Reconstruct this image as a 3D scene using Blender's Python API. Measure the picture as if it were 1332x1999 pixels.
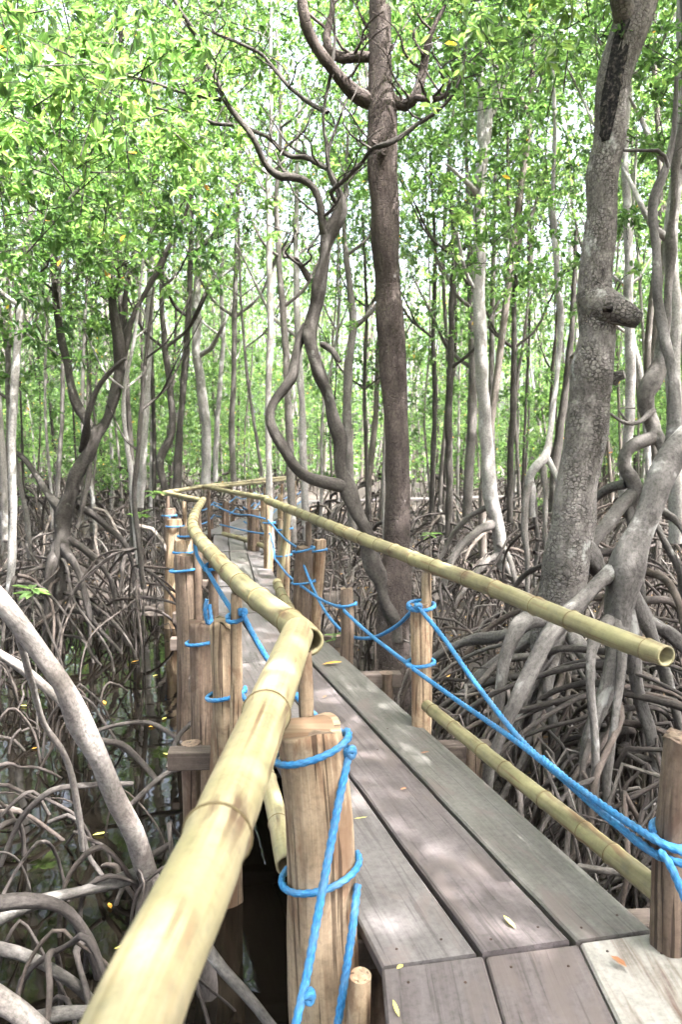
import bpy, math, random
import numpy as np
from mathutils import Vector

random.seed(7)
RNG = np.random.default_rng(11)
scene = bpy.context.scene
for o in list(bpy.data.objects):
    bpy.data.objects.remove(o)
COL = scene.collection
PI = math.pi

# ------------------------------------------------------------------ camera
FPX = 1500.0                      # focal length in photograph pixels
PITCH = math.atan2(119.5, FPX)    # eye level runs through row 880
EYE = 1.5                         # eye height above the boards (boards are z = 0)
cam_data = bpy.data.cameras.new('camera')
cam = bpy.data.objects.new('camera', cam_data)
COL.objects.link(cam)
cam.location = (0, 0, EYE)
cam.rotation_euler = (PI / 2 - PITCH, 0, 0)
cam_data.sensor_fit = 'VERTICAL'
cam_data.sensor_height = 36.0
cam_data.sensor_width = 24.0
cam_data.lens = FPX / 1999.0 * 36.0
cam_data.clip_start = 0.02
cam_data.clip_end = 1500
cam_data.dof.use_dof = True
cam_data.dof.focus_distance = 3.4
cam_data.dof.aperture_fstop = 4.5
scene.camera = cam

# ------------------------------------------------------------------ sky, sun, exposure
SUN_EL, SUN_AZ = math.radians(60), math.radians(128)   # azimuth clockwise from +Y: right and behind the camera
world = bpy.data.worlds.new('World')
scene.world = world
world.use_nodes = True
wn = world.node_tree
sky = wn.nodes.new('ShaderNodeTexSky')
sky.sky_type = 'NISHITA'
sky.sun_disc = False
sky.sun_elevation = SUN_EL
sky.sun_rotation = SUN_AZ
sky.dust_density = 9.0
sky.air_density = 0.75
sky.ozone_density = 0.6
bg = wn.nodes['Background']
bg.inputs['Strength'].default_value = 0.15
sky_desat = wn.nodes.new('ShaderNodeHueSaturation')      # lowers the whole sky's saturation so leaf gaps read white
sky_desat.inputs['Saturation'].default_value = 0.6
wn.links.new(sky.outputs['Color'], sky_desat.inputs['Color'])
wn.links.new(sky_desat.outputs['Color'], bg.inputs['Color'])
sun_data = bpy.data.lights.new('sun', 'SUN')
sun_data.energy = 2.8
sun_data.angle = math.radians(0.53)
sun_data.color = (1.0, 0.975, 0.94)
sun = bpy.data.objects.new('sun', sun_data)
COL.objects.link(sun)
sd = Vector((math.sin(SUN_AZ) * math.cos(SUN_EL), math.cos(SUN_AZ) * math.cos(SUN_EL), math.sin(SUN_EL)))
sun.rotation_euler = sd.to_track_quat('Z', 'Y').to_euler()
scene.view_settings.view_transform = 'Standard'
scene.view_settings.look = 'None'
scene.view_settings.exposure = 3.75
scene.view_settings.gamma = 1.0
scene.view_settings.use_curve_mapping = False
scene.render.engine = 'CYCLES'
cy = scene.cycles
cy.max_bounces = 6
cy.diffuse_bounces = 4
cy.glossy_bounces = 2
cy.transmission_bounces = 4
cy.use_adaptive_sampling = True
cy.adaptive_threshold = 0.03
cy.transparent_max_bounces = 6
cy.use_denoising = True
cy.sample_clamp_indirect = 6.0
cy.caustics_reflective = False
cy.caustics_refractive = False

# ------------------------------------------------------------------ helpers: places
CT, ST = math.cos(PITCH), math.sin(PITCH)
def ray(px, py):
    a, b = (px - 666.0) / FPX, (999.5 - py) / FPX
    return np.array([a, CT + b * ST, -ST + b * CT])
def P(px, py, d):
    """point seen at photograph pixel (px, py) that stands d metres in front"""
    r = ray(px, py)
    r = r * (d / r[1])
    return np.array([r[0], r[1], r[2] + EYE])
def Z(px, py, z):
    """point seen at (px, py) lying at height z"""
    r = ray(px, py)
    r = r * ((z - EYE) / r[2])
    return np.array([r[0], r[1], z])
def W(wpx, d):
    return wpx * d / FPX / 2

# ------------------------------------------------------------------ helpers: objects
def link(o, parent=None):
    COL.objects.link(o)
    if parent is not None:
        o.parent = parent
    return o
def tag(o, label=None, cat=None, group=None, kind=None):
    if label: o['label'] = label
    if cat: o['category'] = cat
    if group: o['group'] = group
    if kind: o['kind'] = kind
    return o
def thing(name, label, cat, loc=(0, 0, 0), group=None):
    o = bpy.data.objects.new(name, None)
    o.empty_display_size = 0.1
    o.location = loc
    link(o)
    return tag(o, label, cat, group)

class Geo:
    """collects tubes, boards and leaves; build() links them as one mesh object"""
    def __init__(self):
        self.v, self.f, self.m, self.tc, self.r, self.n = [], [], [], [], [], 0
        self.flat = []
    def add(self, v, f, tc=None, rnd=0.0, mat=0, smooth=True):
        v = np.asarray(v, float)
        self.v.append(v)
        for face in f:
            self.f.append(tuple(int(i) + self.n for i in face))
        self.m += [mat] * len(f)
        self.flat += [smooth] * len(f)
        self.tc.append(v if tc is None else np.asarray(tc, float))
        self.r.append(np.full(len(v), rnd) if np.isscalar(rnd) else np.asarray(rnd, float))
        self.n += len(v)
    def mesh(self, name, mats, origin=None):
        v = np.concatenate(self.v)
        if origin is not None:
            v = v - np.asarray(origin, float)
        me = bpy.data.meshes.new(name)
        me.from_pydata(v.tolist(), [], self.f)
        me.polygons.foreach_set('material_index', self.m)
        me.polygons.foreach_set('use_smooth', self.flat)
        a = me.attributes.new('tc', 'FLOAT_VECTOR', 'POINT')
        a.data.foreach_set('vector', np.concatenate(self.tc).astype(np.float32).ravel())
        a = me.attributes.new('rnd', 'FLOAT', 'POINT')
        a.data.foreach_set('value', np.concatenate(self.r).astype(np.float32))
        for m in (mats if isinstance(mats, (list, tuple)) else [mats]):
            me.materials.append(m)
        me.update()
        return me
    def build(self, name, mats, parent=None, origin=None):
        me = self.mesh(name, mats, origin)
        return link(bpy.data.objects.new(name, me), parent)

def norm(a):
    return a / (np.linalg.norm(a, axis=-1, keepdims=True) + 1e-12)

def spline(pts, n):
    """Catmull-Rom through pts (k x c), n samples evenly by length"""
    p = np.asarray(pts, float)
    if len(p) == 2:
        t = np.linspace(0, 1, n)[:, None]
        return p[0] * (1 - t) + p[1] * t
    ext = np.vstack([2 * p[0] - p[1], p, 2 * p[-1] - p[-2]])
    out = []
    for i in range(len(p) - 1):
        a, b, c, d = ext[i], ext[i + 1], ext[i + 2], ext[i + 3]
        t = np.linspace(0, 1, 12, endpoint=False)[:, None]
        out.append(0.5 * ((2 * b) + (-a + c) * t + (2 * a - 5 * b + 4 * c - d) * t ** 2 + (-a + 3 * b - 3 * c + d) * t ** 3))
    out.append(p[-1:])
    q = np.vstack(out)
    L = np.concatenate([[0], np.cumsum(np.linalg.norm(np.diff(q[:, :3], axis=0), axis=1))])
    s = np.linspace(0, L[-1], n)
    return np.stack([np.interp(s, L, q[:, k]) for k in range(q.shape[1])], 1)

def frames(c):
    t = norm(np.gradient(c, axis=0))
    up = np.array([0, 0, 1.0]) if abs(t[0][2]) < 0.9 else np.array([1.0, 0, 0])
    N, B = np.zeros_like(c), np.zeros_like(c)
    n = norm(np.cross(up, t[0]))
    for i in range(len(c)):
        n = norm(n - t[i] * np.dot(n, t[i]))
        N[i], B[i] = n, np.cross(t[i], n)
    return t, N, B

def tube(g, pts, rad, sides=8, n=None, step=None, lump=0.0, mat=0, cap=(True, True), capmat=None, rnd=None, hollow=None,
         seed=None, rfun=None):
    """a round bar along pts; rad is one radius or one per point"""
    pts = np.asarray(pts, float)
    rad = np.full(len(pts), rad) if np.isscalar(rad) else np.asarray(rad, float)
    L = np.linalg.norm(np.diff(pts, axis=0), axis=1).sum()
    if n is None:
        n = max(3, int(L / (step or 0.12)) + 1)
    q = spline(np.column_stack([pts, rad]), n)
    c, r = q[:, :3], np.maximum(q[:, 3], 0.001)
    t, N, B = frames(c)
    s = np.concatenate([[0], np.cumsum(np.linalg.norm(np.diff(c, axis=0), axis=1))])
    th = np.linspace(0, 2 * PI, sides, endpoint=False)
    R = np.repeat(r[:, None], sides, 1)
    rs = np.random.RandomState(seed if seed is not None else random.randrange(1 << 30))
    if lump:
        for k in range(5):
            m_ = rs.randint(1, 4)
            fr = rs.uniform(0.6, 3.2) / max(r.mean() * 6, 0.05)
            R += r[:, None] * lump * 0.5 * np.sin(m_ * th[None] + fr * s[:, None] + rs.uniform(0, 6.3))
    if rfun is not None:
        R = R * rfun(th[None], s[:, None])
    off = rs.uniform(0, 50)
    v = c[:, None] + R[..., None] * (np.cos(th)[None, :, None] * N[:, None] + np.sin(th)[None, :, None] * B[:, None])
    rm = r.mean()
    tc = np.stack([np.broadcast_to(np.cos(th) * rm, R.shape), np.broadcast_to(np.sin(th) * rm, R.shape),
                   np.repeat(s[:, None], sides, 1) + off], -1)
    rows = n
    if hollow:
        depth, k = hollow
        extra_c = np.stack([c[-1], c[-1] - t[-1] * depth])
        vv = extra_c[:, None] + (r[-1] * k) * (np.cos(th)[None, :, None] * N[-1][None, None] + np.sin(th)[None, :, None] * B[-1][None, None])
        v = np.concatenate([v, vv]); tc = np.concatenate([tc, tc[-1:], tc[-1:]])
        rows += 2
    v, tc = v.reshape(-1, 3), tc.reshape(-1, 3)
    i = np.arange(rows - 1)[:, None] * sides
    j = np.arange(sides)[None]
    a = i + j; b = i + (j + 1) % sides
    f = np.stack([a, b, b + sides, a + sides], -1).reshape(-1, 4)
    rv = rs.uniform() if rnd is None else rnd
    base = g.n
    g.add(v, f, tc, rv, mat)
    cm = mat if capmat is None else capmat
    if cap[0]:
        ring = v[:sides]
        g.add(np.vstack([ring, c[0]]), [(k, sides, (k + 1) % sides)[::-1] for k in range(sides)], np.vstack([tc[:sides], tc[:sides].mean(0)]), rv, cm, False)
    if cap[1]:
        ring = v[-sides:]
        cc = ring.mean(0)
        g.add(np.vstack([ring, cc]), [(k, (k + 1) % sides, sides) for k in range(sides)], np.vstack([tc[-sides:], tc[-sides:].mean(0)]), rv, cm, False)
    return c, r

def board(g, a, b, wa, wb, thick, n=8, wob=0.004, bev=0.006, skew=(0, 0), rnd=None):
    """a sawn board from a to b (centres of its top face); end lines may be skewed"""
    a, b = np.asarray(a, float), np.asarray(b, float)
    d = norm(b - a)
    side = norm(np.cross(d, [0, 0, 1.0]))
    up = np.cross(side, d)
    L = np.linalg.norm(b - a)
    rs = np.random.RandomState(random.randrange(1 << 30))
    prof = lambda w: np.array([[-w + bev, 0], [w - bev, 0], [w, -bev], [w, -thick + bev], [w - bev, -thick], [-w + bev, -thick], [-w, -thick + bev], [-w, -bev]])
    off = rs.uniform(0, 40, 3)
    V, T = [], []
    for k in range(n):
        u = k / (n - 1)
        w = (wa * (1 - u) + wb * u) / 2
        p = prof(w)
        jl, jr = rs.normal(0, wob, 2)
        for x, z in p:
            xx = x + (jr if x > 0 else jl)
            sh = (skew[0] if k == 0 else skew[1] if k == n - 1 else 0.0) * x
            V.append(a + d * (L * u + sh) + side * xx + up * z)
            T.append((xx + off[0], L * u + off[1], z + off[2]))
    f = []
    for k in range(n - 1):
        for j in range(8):
            f.append((k * 8 + j, k * 8 + (j + 1) % 8, k * 8 + 8 + (j + 1) % 8, k * 8 + 8 + j))
    f.append(tuple(range(8))[::-1]); f.append(tuple((n - 1) * 8 + j for j in range(8)))
    f = [q[::-1] for q in f]
    g.add(V, f, T, rs.uniform() if rnd is None else rnd, 0, False)

def leaves(g, base, axis, nrm, length, width, rnd, mat=0, fold=0.25, droop=0.12):
    """many leaves at once: six corners, two halves folded along the midrib"""
    base = np.asarray(base, float); n = len(base)
    axis = norm(axis)
    side = norm(np.cross(axis, nrm)); up = np.cross(side, axis)
    L = np.asarray(length)[:, None]; w = np.asarray(width)[:, None] * 0.5
    lift = w * fold
    dr = L * droop
    v = np.stack([base,
                  base + axis * L * 0.32 + side * w * 0.92 + up * lift,
                  base + axis * L * 0.70 + side * w * 0.85 + up * (lift - dr * 0.4),
                  base + axis * L - up * dr,
                  base + axis * L * 0.70 - side * w * 0.85 + up * (lift - dr * 0.4),
                  base + axis * L * 0.32 - side * w * 0.92 + up * lift], 1).reshape(-1, 3)
    k = (np.arange(n) * 6)[:, None]
    f = np.concatenate([k + np.array([[0, 1, 2, 3]]), k + np.array([[0, 3, 4, 5]])], 1).reshape(-1, 4)
    lc = np.tile(np.array([[0, 0, 0], [1, .32, 0], [.9, .7, 0], [0, 1, 0], [-.9, .7, 0], [-1, .32, 0]], float), (n, 1))
    g.add(v, f, lc, np.repeat(rnd, 6), mat, False)

# ------------------------------------------------------------------ materials
def nodes_of(name):
    m = bpy.data.materials.new(name)
    m.use_nodes = True
    nt = m.node_tree
    return m, nt, nt.nodes['Principled BSDF']
def N_(nt, kind, **kw):
    n = nt.nodes.new(kind)
    for k, v in kw.items():
        if k in n.inputs.keys():
            n.inputs[k].default_value = v
        else:
            setattr(n, k, v)
    return n
def ramp(nt, fac, stops, interp='LINEAR'):
    r = nt.nodes.new('ShaderNodeValToRGB')
    r.color_ramp.interpolation = interp
    e = r.color_ramp.elements
    while len(e) < len(stops): e.new(0.5)
    for el, (p, c) in zip(e, stops):
        el.position = p
        el.color = (c[0], c[1], c[2], 1) if not np.isscalar(c) else (c, c, c, 1)
    nt.links.new(fac, r.inputs['Fac'])
    return r.outputs['Color']
def mapped(nt, scale, attr='tc'):
    a = N_(nt, 'ShaderNodeAttribute', attribute_name=attr)
    mp = nt.nodes.new('ShaderNodeMapping')
    mp.inputs['Scale'].default_value = scale
    nt.links.new(a.outputs['Vector'], mp.inputs['Vector'])
    return mp.outputs['Vector']
def noise(nt, vec, scale, detail=4, rough=0.55, dist=0.0):
    n = N_(nt, 'ShaderNodeTexNoise', Scale=scale, Detail=detail, Roughness=rough, Distortion=dist)
    nt.links.new(vec, n.inputs['Vector'])
    return n.outputs['Fac']
def mix(nt, fac, a, b, mode='MIX'):
    m = nt.nodes.new('ShaderNodeMix'); m.data_type = 'RGBA'; m.blend_type = mode
    for s, x in ((m.inputs['Factor'], fac), (m.inputs['A'], a), (m.inputs['B'], b)):
        if isinstance(x, bpy.types.NodeSocket): nt.links.new(x, s)
        else: s.default_value = x if np.isscalar(x) else (x[0], x[1], x[2], 1)
    return m.outputs['Result']
def bump(nt, h, strength, dist, prev=None):
    b = N_(nt, 'ShaderNodeBump', Strength=strength, Distance=dist)
    nt.links.new(h, b.inputs['Height'])
    if prev is not None: nt.links.new(prev, b.inputs['Normal'])
    return b.outputs['Normal']
def rnd_attr(nt):
    return N_(nt, 'ShaderNodeAttribute', attribute_name='rnd').outputs['Fac']

def bark(name, dark, mid, light, lichen=0.0, crack=None, lich_col=(0.55, 0.55, 0.5), stretch=0.35, bstr=0.8, scale=1.0, kk=0.55):
    m, nt, b = nodes_of(name)
    gr = lambda c_: sum(c_) / 3
    dark, mid, light, lich_col = (tuple((0.55 * x + 0.45 * gr(c_)) * kk for x in c_) for c_ in (dark, mid, light, lich_col))
    v = mapped(nt, (scale, scale, stretch * scale))
    n1 = noise(nt, v, 14, 6, 0.65, 0.4)
    n2 = noise(nt, mapped(nt, (1, 1, 0.5)), 3.0, 4)
    col = ramp(nt, n1, [(0.28, dark), (0.5, mid), (0.75, light)])
    col = mix(nt, ramp(nt, n2, [(0.35, 0.0), (0.7, 0.75)]), col, tuple(0.55 * x + 0.45 * y for x, y in zip(mid, light)))
    rn = rnd_attr(nt)
    col = mix(nt, 1.0, col, ramp(nt, rn, [(0, (0.72, 0.70, 0.68)), (0.5, (1, 1, 1)), (1, (1.12, 1.02, 0.94))]), 'MULTIPLY')
    nf = noise(nt, mapped(nt, (1, 1, 0.7)), 70.0, 4, 0.7)
    col = mix(nt, 1.0, col, ramp(nt, nf, [(0.32, 0.55), (0.5, 1.0), (0.7, 1.35)]), 'MULTIPLY')
    h = n1
    if crack:
        vo = N_(nt, 'ShaderNodeTexVoronoi', feature='DISTANCE_TO_EDGE', Scale=crack[0], Randomness=0.75)
        wv = mapped(nt, (1.0, 1.0, crack[1]))
        nn = N_(nt, 'ShaderNodeTexNoise', Scale=8.0, Detail=3.0)
        nt.links.new(wv, nn.inputs['Vector'])
        add = N_(nt, 'ShaderNodeVectorMath', operation='MULTIPLY_ADD')
        add.inputs[1].default_value = (0.03, 0.03, 0.03)
        nt.links.new(nn.outputs['Color'], add.inputs[0]); nt.links.new(wv, add.inputs[2])
        nt.links.new(add.outputs[0], vo.inputs['Vector'])
        ck0 = ramp(nt, vo.outputs['Distance'], [(0.0, 0.0), (0.11, 1.0)])
        part = noise(nt, mapped(nt, (1, 1, 0.6)), 9.0, 4, 0.6)
        ck = mix(nt, ramp(nt, part, [(0.38, 0.2), (0.64, 0.95)]), ck0, (1, 1, 1))
        col = mix(nt, ck, tuple(1.0 * x for x in dark), col)
        hm = N_(nt, 'ShaderNodeMath', operation='MULTIPLY_ADD'); hm.inputs[1].default_value = 0.3
        nt.links.new(n1, hm.inputs[0]); nt.links.new(ck, hm.inputs[2])
        h = hm.outputs[0]
    if lichen:
        n3 = noise(nt, mapped(nt, (1, 1, 0.7)), 7.0, 5, 0.6)
        col = mix(nt, ramp(nt, n3, [(0.72 - lichen * 0.3, 0.0), (0.78 - lichen * 0.25, 0.85)]), col, lich_col)
    nt.links.new(col, b.inputs['Base Color'])
    b.inputs['Roughness'].default_value = 0.9
    b.inputs['Specular IOR Level'].default_value = 0.2
    nt.links.new(bump(nt, h, bstr, 0.02), b.inputs['Normal'])
    return m

M = {}
M['bark_brown'] = bark('bark_brown', (0.042, 0.027, 0.023), (0.10, 0.066, 0.054), (0.20, 0.145, 0.12), 0.22, (60, 0.35), (0.36, 0.33, 0.30), kk=0.68)
M['bark_block'] = bark('bark_block', (0.055, 0.045, 0.039), (0.155, 0.13, 0.112), (0.32, 0.28, 0.245), 0.38, (40, 1.05), (0.44, 0.44, 0.40), 0.8, 1.0, kk=0.80)
M['bark_pale'] = bark('bark_pale', (0.15, 0.13, 0.12), (0.30, 0.27, 0.25), (0.48, 0.45, 0.42), 0.45, None, (0.58, 0.57, 0.54), kk=0.74)
M['bark_grey'] = bark('bark_grey', (0.09, 0.075, 0.065), (0.19, 0.16, 0.14), (0.33, 0.29, 0.26), 0.32, None, (0.45, 0.44, 0.40))
M['bark_dark'] = bark('bark_dark', (0.036, 0.029, 0.024), (0.085, 0.069, 0.058), (0.17, 0.145, 0.12), 0.25, None, (0.30, 0.30, 0.24))
M['root'] = bark('root', (0.045, 0.034, 0.030), (0.115, 0.09, 0.08), (0.24, 0.20, 0.18), 0.18, None, (0.40, 0.36, 0.33), kk=0.43)
M['root_grey'] = bark('root_grey', (0.055, 0.046, 0.041), (0.14, 0.12, 0.107), (0.27, 0.245, 0.22), 0.42, None, (0.42, 0.41, 0.38), kk=0.60)
M['root_dark'] = bark('root_dark', (0.035, 0.026, 0.024), (0.085, 0.064, 0.058), (0.17, 0.135, 0.12), 0.1, None, (0.25, 0.22, 0.2))
M['stem_pink'] = bark('stem_pink', (0.22, 0.15, 0.12), (0.36, 0.29, 0.25), (0.58, 0.52, 0.47), 0.5, None, (0.60, 0.56, 0.52), kk=0.48)

def wood(name, dark, mid, light, end=None, stain=0.5, grain=(60, 60, 2.2), lum=0.25, rough=0.8, axis='z', bstr=0.35, kk=0.43, blotch=None, split=0.0):
    m, nt, b = nodes_of(name)
    dark, mid, light = (tuple(x * kk for x in c_) for c_ in (dark, mid, light))
    g = grain if axis == 'z' else (grain[0], grain[2], grain[1])
    v = mapped(nt, g)
    n1 = noise(nt, v, 1.0, 6, 0.6, 0.6)
    col = ramp(nt, n1, [(0.25, dark), (0.5, mid), (0.75, light)])
    s = (1, 1, 0.3) if axis == 'z' else (1, 0.3, 1)
    n2 = noise(nt, mapped(nt, s), 9.0, 5, 0.6, 0.3)
    col = mix(nt, ramp(nt, n2, [(0.50, 0.0), (0.72, stain)]), col, tuple(0.6 * x for x in dark))
    n3 = noise(nt, mapped(nt, (1, 1, 1)), 3.5, 3)
    col = mix(nt, ramp(nt, n3, [(0.4, 0.0), (0.65, 0.5)]), col, light)
    n5 = noise(nt, mapped(nt, (1, 1, 1)), 45.0, 5, 0.7)
    col = mix(nt, 1.0, col, ramp(nt, n5, [(0.3, 0.72), (0.5, 1.0), (0.72, 1.18)]), 'MULTIPLY')
    if blotch:
        n6 = noise(nt, mapped(nt, (1, 1, 0.45) if axis == 'z' else (1, 0.45, 1)), 5.5, 5, 0.65, 0.8)
        col = mix(nt, ramp(nt, n6, [(0.52, 0.0), (0.60, 0.75)]), col, blotch)
    hh = n1
    if split:
        n7 = noise(nt, mapped(nt, (70, 70, 2.0) if axis == 'z' else (70, 2.0, 70)), 1.0, 2, 0.4)
        cr = ramp(nt, n7, [(0.60, 0.0), (0.66, split)])
        col = mix(nt, cr, col, tuple(0.35 * x for x in dark))
        sb = N_(nt, 'ShaderNodeMath', operation='SUBTRACT'); nt.links.new(n1, sb.inputs[0]); nt.links.new(cr, sb.inputs[1]); hh = sb.outputs[0]
    rn = rnd_attr(nt)
    col = mix(nt, 1.0, col, ramp(nt, rn, [(0, (1 - lum,) * 3), (0.5, (1, 0.98, 0.97)), (1, (1 + lum * 0.5, 1 + lum * 0.4, 1 + lum * 0.3))]), 'MULTIPLY')
    nt.links.new(col, b.inputs['Base Color'])
    b.inputs['Roughness'].default_value = rough
    b.inputs['Specular IOR Level'].default_value = 0.3
    nt.links.new(bump(nt, hh, bstr, 0.006), b.inputs['Normal'])
    return m
M['post'] = wood('post', (0.17, 0.10, 0.06), (0.42, 0.31, 0.20), (0.58, 0.46, 0.33), stain=0.9, grain=(45, 45, 1.6), blotch=(0.15, 0.085, 0.05), split=0.8, bstr=0.7, kk=0.60)
M['post_dark'] = wood('post_dark', (0.10, 0.062, 0.045), (0.22, 0.16, 0.12), (0.35, 0.27, 0.205), stain=0.9, grain=(45, 45, 1.6), blotch=(0.07, 0.042, 0.03), split=0.8, bstr=0.7, kk=0.54)
M['post_end'] = wood('post_end', (0.12, 0.08, 0.055), (0.28, 0.20, 0.14), (0.40, 0.31, 0.23), stain=0.6, grain=(40, 40, 40))
M['plank'] = wood('plank', (0.138, 0.124, 0.126), (0.212, 0.197, 0.201), (0.282, 0.264, 0.268), stain=0.35, grain=(55, 55, 2.0), axis='y', lum=0.2, rough=0.62, split=0.35, blotch=(0.105, 0.088, 0.086))
M['plank_red'] = wood('plank_red', (0.13, 0.103, 0.105), (0.203, 0.172, 0.176), (0.273, 0.241, 0.244), stain=0.4, grain=(50, 50, 2.0), axis='y', lum=0.15, rough=0.62, split=0.35, blotch=(0.10, 0.083, 0.08))
M['plank_olive'] = wood('plank_olive', (0.13, 0.123, 0.112), (0.20, 0.192, 0.178), (0.27, 0.262, 0.245), stain=0.3, grain=(55, 55, 2.0), axis='y', lum=0.15, rough=0.62, split=0.35, blotch=(0.10, 0.083, 0.08))
M['plank_pale'] = wood('plank_pale', (0.20, 0.12, 0.09), (0.50, 0.48, 0.44), (0.60, 0.58, 0.55), stain=0.85, grain=(30, 30, 2.0), axis='y', lum=0.1)
M['nail'] = wood('nail', (0.03, 0.02, 0.016), (0.07, 0.04, 0.03), (0.12, 0.07, 0.05))
M['beam'] = wood('beam', (0.07, 0.05, 0.042), (0.16, 0.125, 0.105), (0.26, 0.21, 0.18), stain=0.5, axis='y')

def make_bamboo(name, a, b_, c):
    m, nt, b = nodes_of(name)
    a, b_, c = (tuple(x * 0.46 for x in q) for q in (a, b_, c))
    n1 = noise(nt, mapped(nt, (60, 60, 1.5)), 1.0, 5, 0.6)
    col = ramp(nt, n1, [(0.3, a), (0.5, b_), (0.72, c)])
    n2 = noise(nt, mapped(nt, (1, 1, 0.6)), 6.0, 4)
    col = mix(nt, ramp(nt, n2, [(0.42, 0.0), (0.68, 0.6)]), col, (0.26, 0.24, 0.12))
    # dry splits and scars running with the culm
    n3 = noise(nt, mapped(nt, (38, 38, 1.1)), 1.0, 3, 0.5)
    n4 = noise(nt, mapped(nt, (1, 1, 1)), 2.6, 2)
    mm = N_(nt, 'ShaderNodeMath', operation='MULTIPLY')
    nt.links.new(ramp(nt, n3, [(0.57, 0.0), (0.61, 1.0)]), mm.inputs[0]); nt.links.new(ramp(nt, n4, [(0.48, 0.0), (0.58, 0.85)]), mm.inputs[1])
    col = mix(nt, mm.outputs[0], col, (0.13, 0.075, 0.04))
    rn = rnd_attr(nt)     # 1 at the nodes
    n9 = noise(nt, mapped(nt, (22, 22, 2.5)), 1.0, 4, 0.6)
    sc = N_(nt, 'ShaderNodeMath', operation='MULTIPLY')
    nt.links.new(ramp(nt, rn, [(0.06, 0.0), (0.4, 1.0)]), sc.inputs[0]); nt.links.new(ramp(nt, n9, [(0.53, 0.0), (0.62, 0.85)]), sc.inputs[1])
    col = mix(nt, sc.outputs[0], col, (0.075, 0.042, 0.025))
    n10 = noise(nt, mapped(nt, (1, 1, 0.5)), 16.0, 5, 0.7)
    col = mix(nt, ramp(nt, n10, [(0.55, 0.0), (0.70, 0.45)]), col, (0.10, 0.10, 0.075))
    col = mix(nt, ramp(nt, rn, [(0.6, 0.0), (0.95, 0.8)]), col, (0.10, 0.065, 0.035))
    n8 = noise(nt, mapped(nt, (1, 1, 1)), 38.0, 5, 0.7)
    col = mix(nt, 1.0, col, ramp(nt, n8, [(0.3, 0.8), (0.5, 1.0), (0.72, 1.12)]), 'MULTIPLY')
    nt.links.new(col, b.inputs['Base Color'])
    b.inputs['Roughness'].default_value = 0.6
    b.inputs['Specular IOR Level'].default_value = 0.3
    nt.links.new(bump(nt, n1, 0.15, 0.004), b.inputs['Normal'])
    return m
M['bamboo'] = make_bamboo('bamboo', (0.40, 0.31, 0.17), (0.53, 0.44, 0.27), (0.62, 0.55, 0.38))
M['bamboo_green'] = make_bamboo('bamboo_green', (0.24, 0.205, 0.11), (0.34, 0.30, 0.165), (0.45, 0.39, 0.24))
M['bamboo_ring'] = wood('bamboo_ring', (0.10, 0.06, 0.035), (0.26, 0.19, 0.09), (0.44, 0.36, 0.19), stain=0.5)

def make_rope():
    m, nt, b = nodes_of('rope_blue')
    n1 = noise(nt, mapped(nt, (300, 300, 60)), 1.0, 3)
    col = ramp(nt, n1, [(0.3, (0.006, 0.07, 0.19)), (0.55, (0.013, 0.15, 0.35)), (0.8, (0.07, 0.28, 0.48))])
    n2 = noise(nt, mapped(nt, (1, 1, 1)), 14.0, 4, 0.6)
    col = mix(nt, ramp(nt, n2, [(0.42, 0.0), (0.68, 0.45)]), col, (0.10, 0.14, 0.17))
    nt.links.new(col, b.inputs['Base Color'])
    b.inputs['Roughness'].default_value = 0.75
    nt.links.new(bump(nt, n1, 0.4, 0.002), b.inputs['Normal'])
    return m
M['rope'] = make_rope()

def make_leaf(name, stops, trans, tmix=0.45, rough=0.42):
    m, nt, b = nodes_of(name)
    rn = rnd_attr(nt)
    oi = nt.nodes.new('ShaderNodeObjectInfo')
    col = ramp(nt, rn, stops)
    hv = nt.nodes.new('ShaderNodeHueSaturation')
    mr = N_(nt, 'ShaderNodeMapRange'); mr.inputs['To Min'].default_value = 0.8; mr.inputs['To Max'].default_value = 1.2
    nt.links.new(oi.outputs['Random'], mr.inputs['Value'])
    nt.links.new(mr.outputs['Result'], hv.inputs['Value']); nt.links.new(col, hv.inputs['Color'])
    # pale midrib
    at = N_(nt, 'ShaderNodeAttribute', attribute_name='tc')
    sep = nt.nodes.new('ShaderNodeSeparateXYZ'); nt.links.new(at.outputs['Vector'], sep.inputs[0])
    ab = N_(nt, 'ShaderNodeMath', operation='ABSOLUTE'); nt.links.new(sep.outputs['X'], ab.inputs[0])
    rib = ramp(nt, ab.outputs[0], [(0.0, 0.4), (0.10, 0.0)])
    col2 = mix(nt, rib, hv.outputs['Color'], (0.22, 0.32, 0.08))
    nt.links.new(col2, b.inputs['Base Color'])
    b.inputs['Roughness'].default_value = rough
    b.inputs['Specular IOR Level'].default_value = 0.5
    tr = nt.nodes.new('ShaderNodeBsdfTranslucent')
    tcol = mix(nt, 1.0, col2, trans, 'MULTIPLY')
    nt.links.new(tcol, tr.inputs['Color'])
    ms = nt.nodes.new('ShaderNodeMixShader'); ms.inputs[0].default_value = tmix
    nt.links.new(b.outputs[0], ms.inputs[1]); nt.links.new(tr.outputs[0], ms.inputs[2])
    nt.links.new(ms.outputs[0], nt.nodes['Material Output'].inputs['Surface'])
    return m
M['leaf'] = make_leaf('leaf', [(0.0, (0.020, 0.046, 0.016)), (0.45, (0.060, 0.115, 0.036)), (0.85, (0.125, 0.20, 0.07)), (0.978, (0.19, 0.26, 0.09)), (0.985, (0.55, 0.36, 0.05)), (1.0, (0.55, 0.22, 0.05))], (2.4, 2.5, 1.8), 0.5)
M['leaf_litter'] = make_leaf('leaf_litter', [(0.0, (0.10, 0.055, 0.03)), (0.5, (0.22, 0.12, 0.05)), (0.8, (0.42, 0.24, 0.07)), (1.0, (0.55, 0.33, 0.07))], (0.8, 0.8, 0.8), 0.15)
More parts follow.
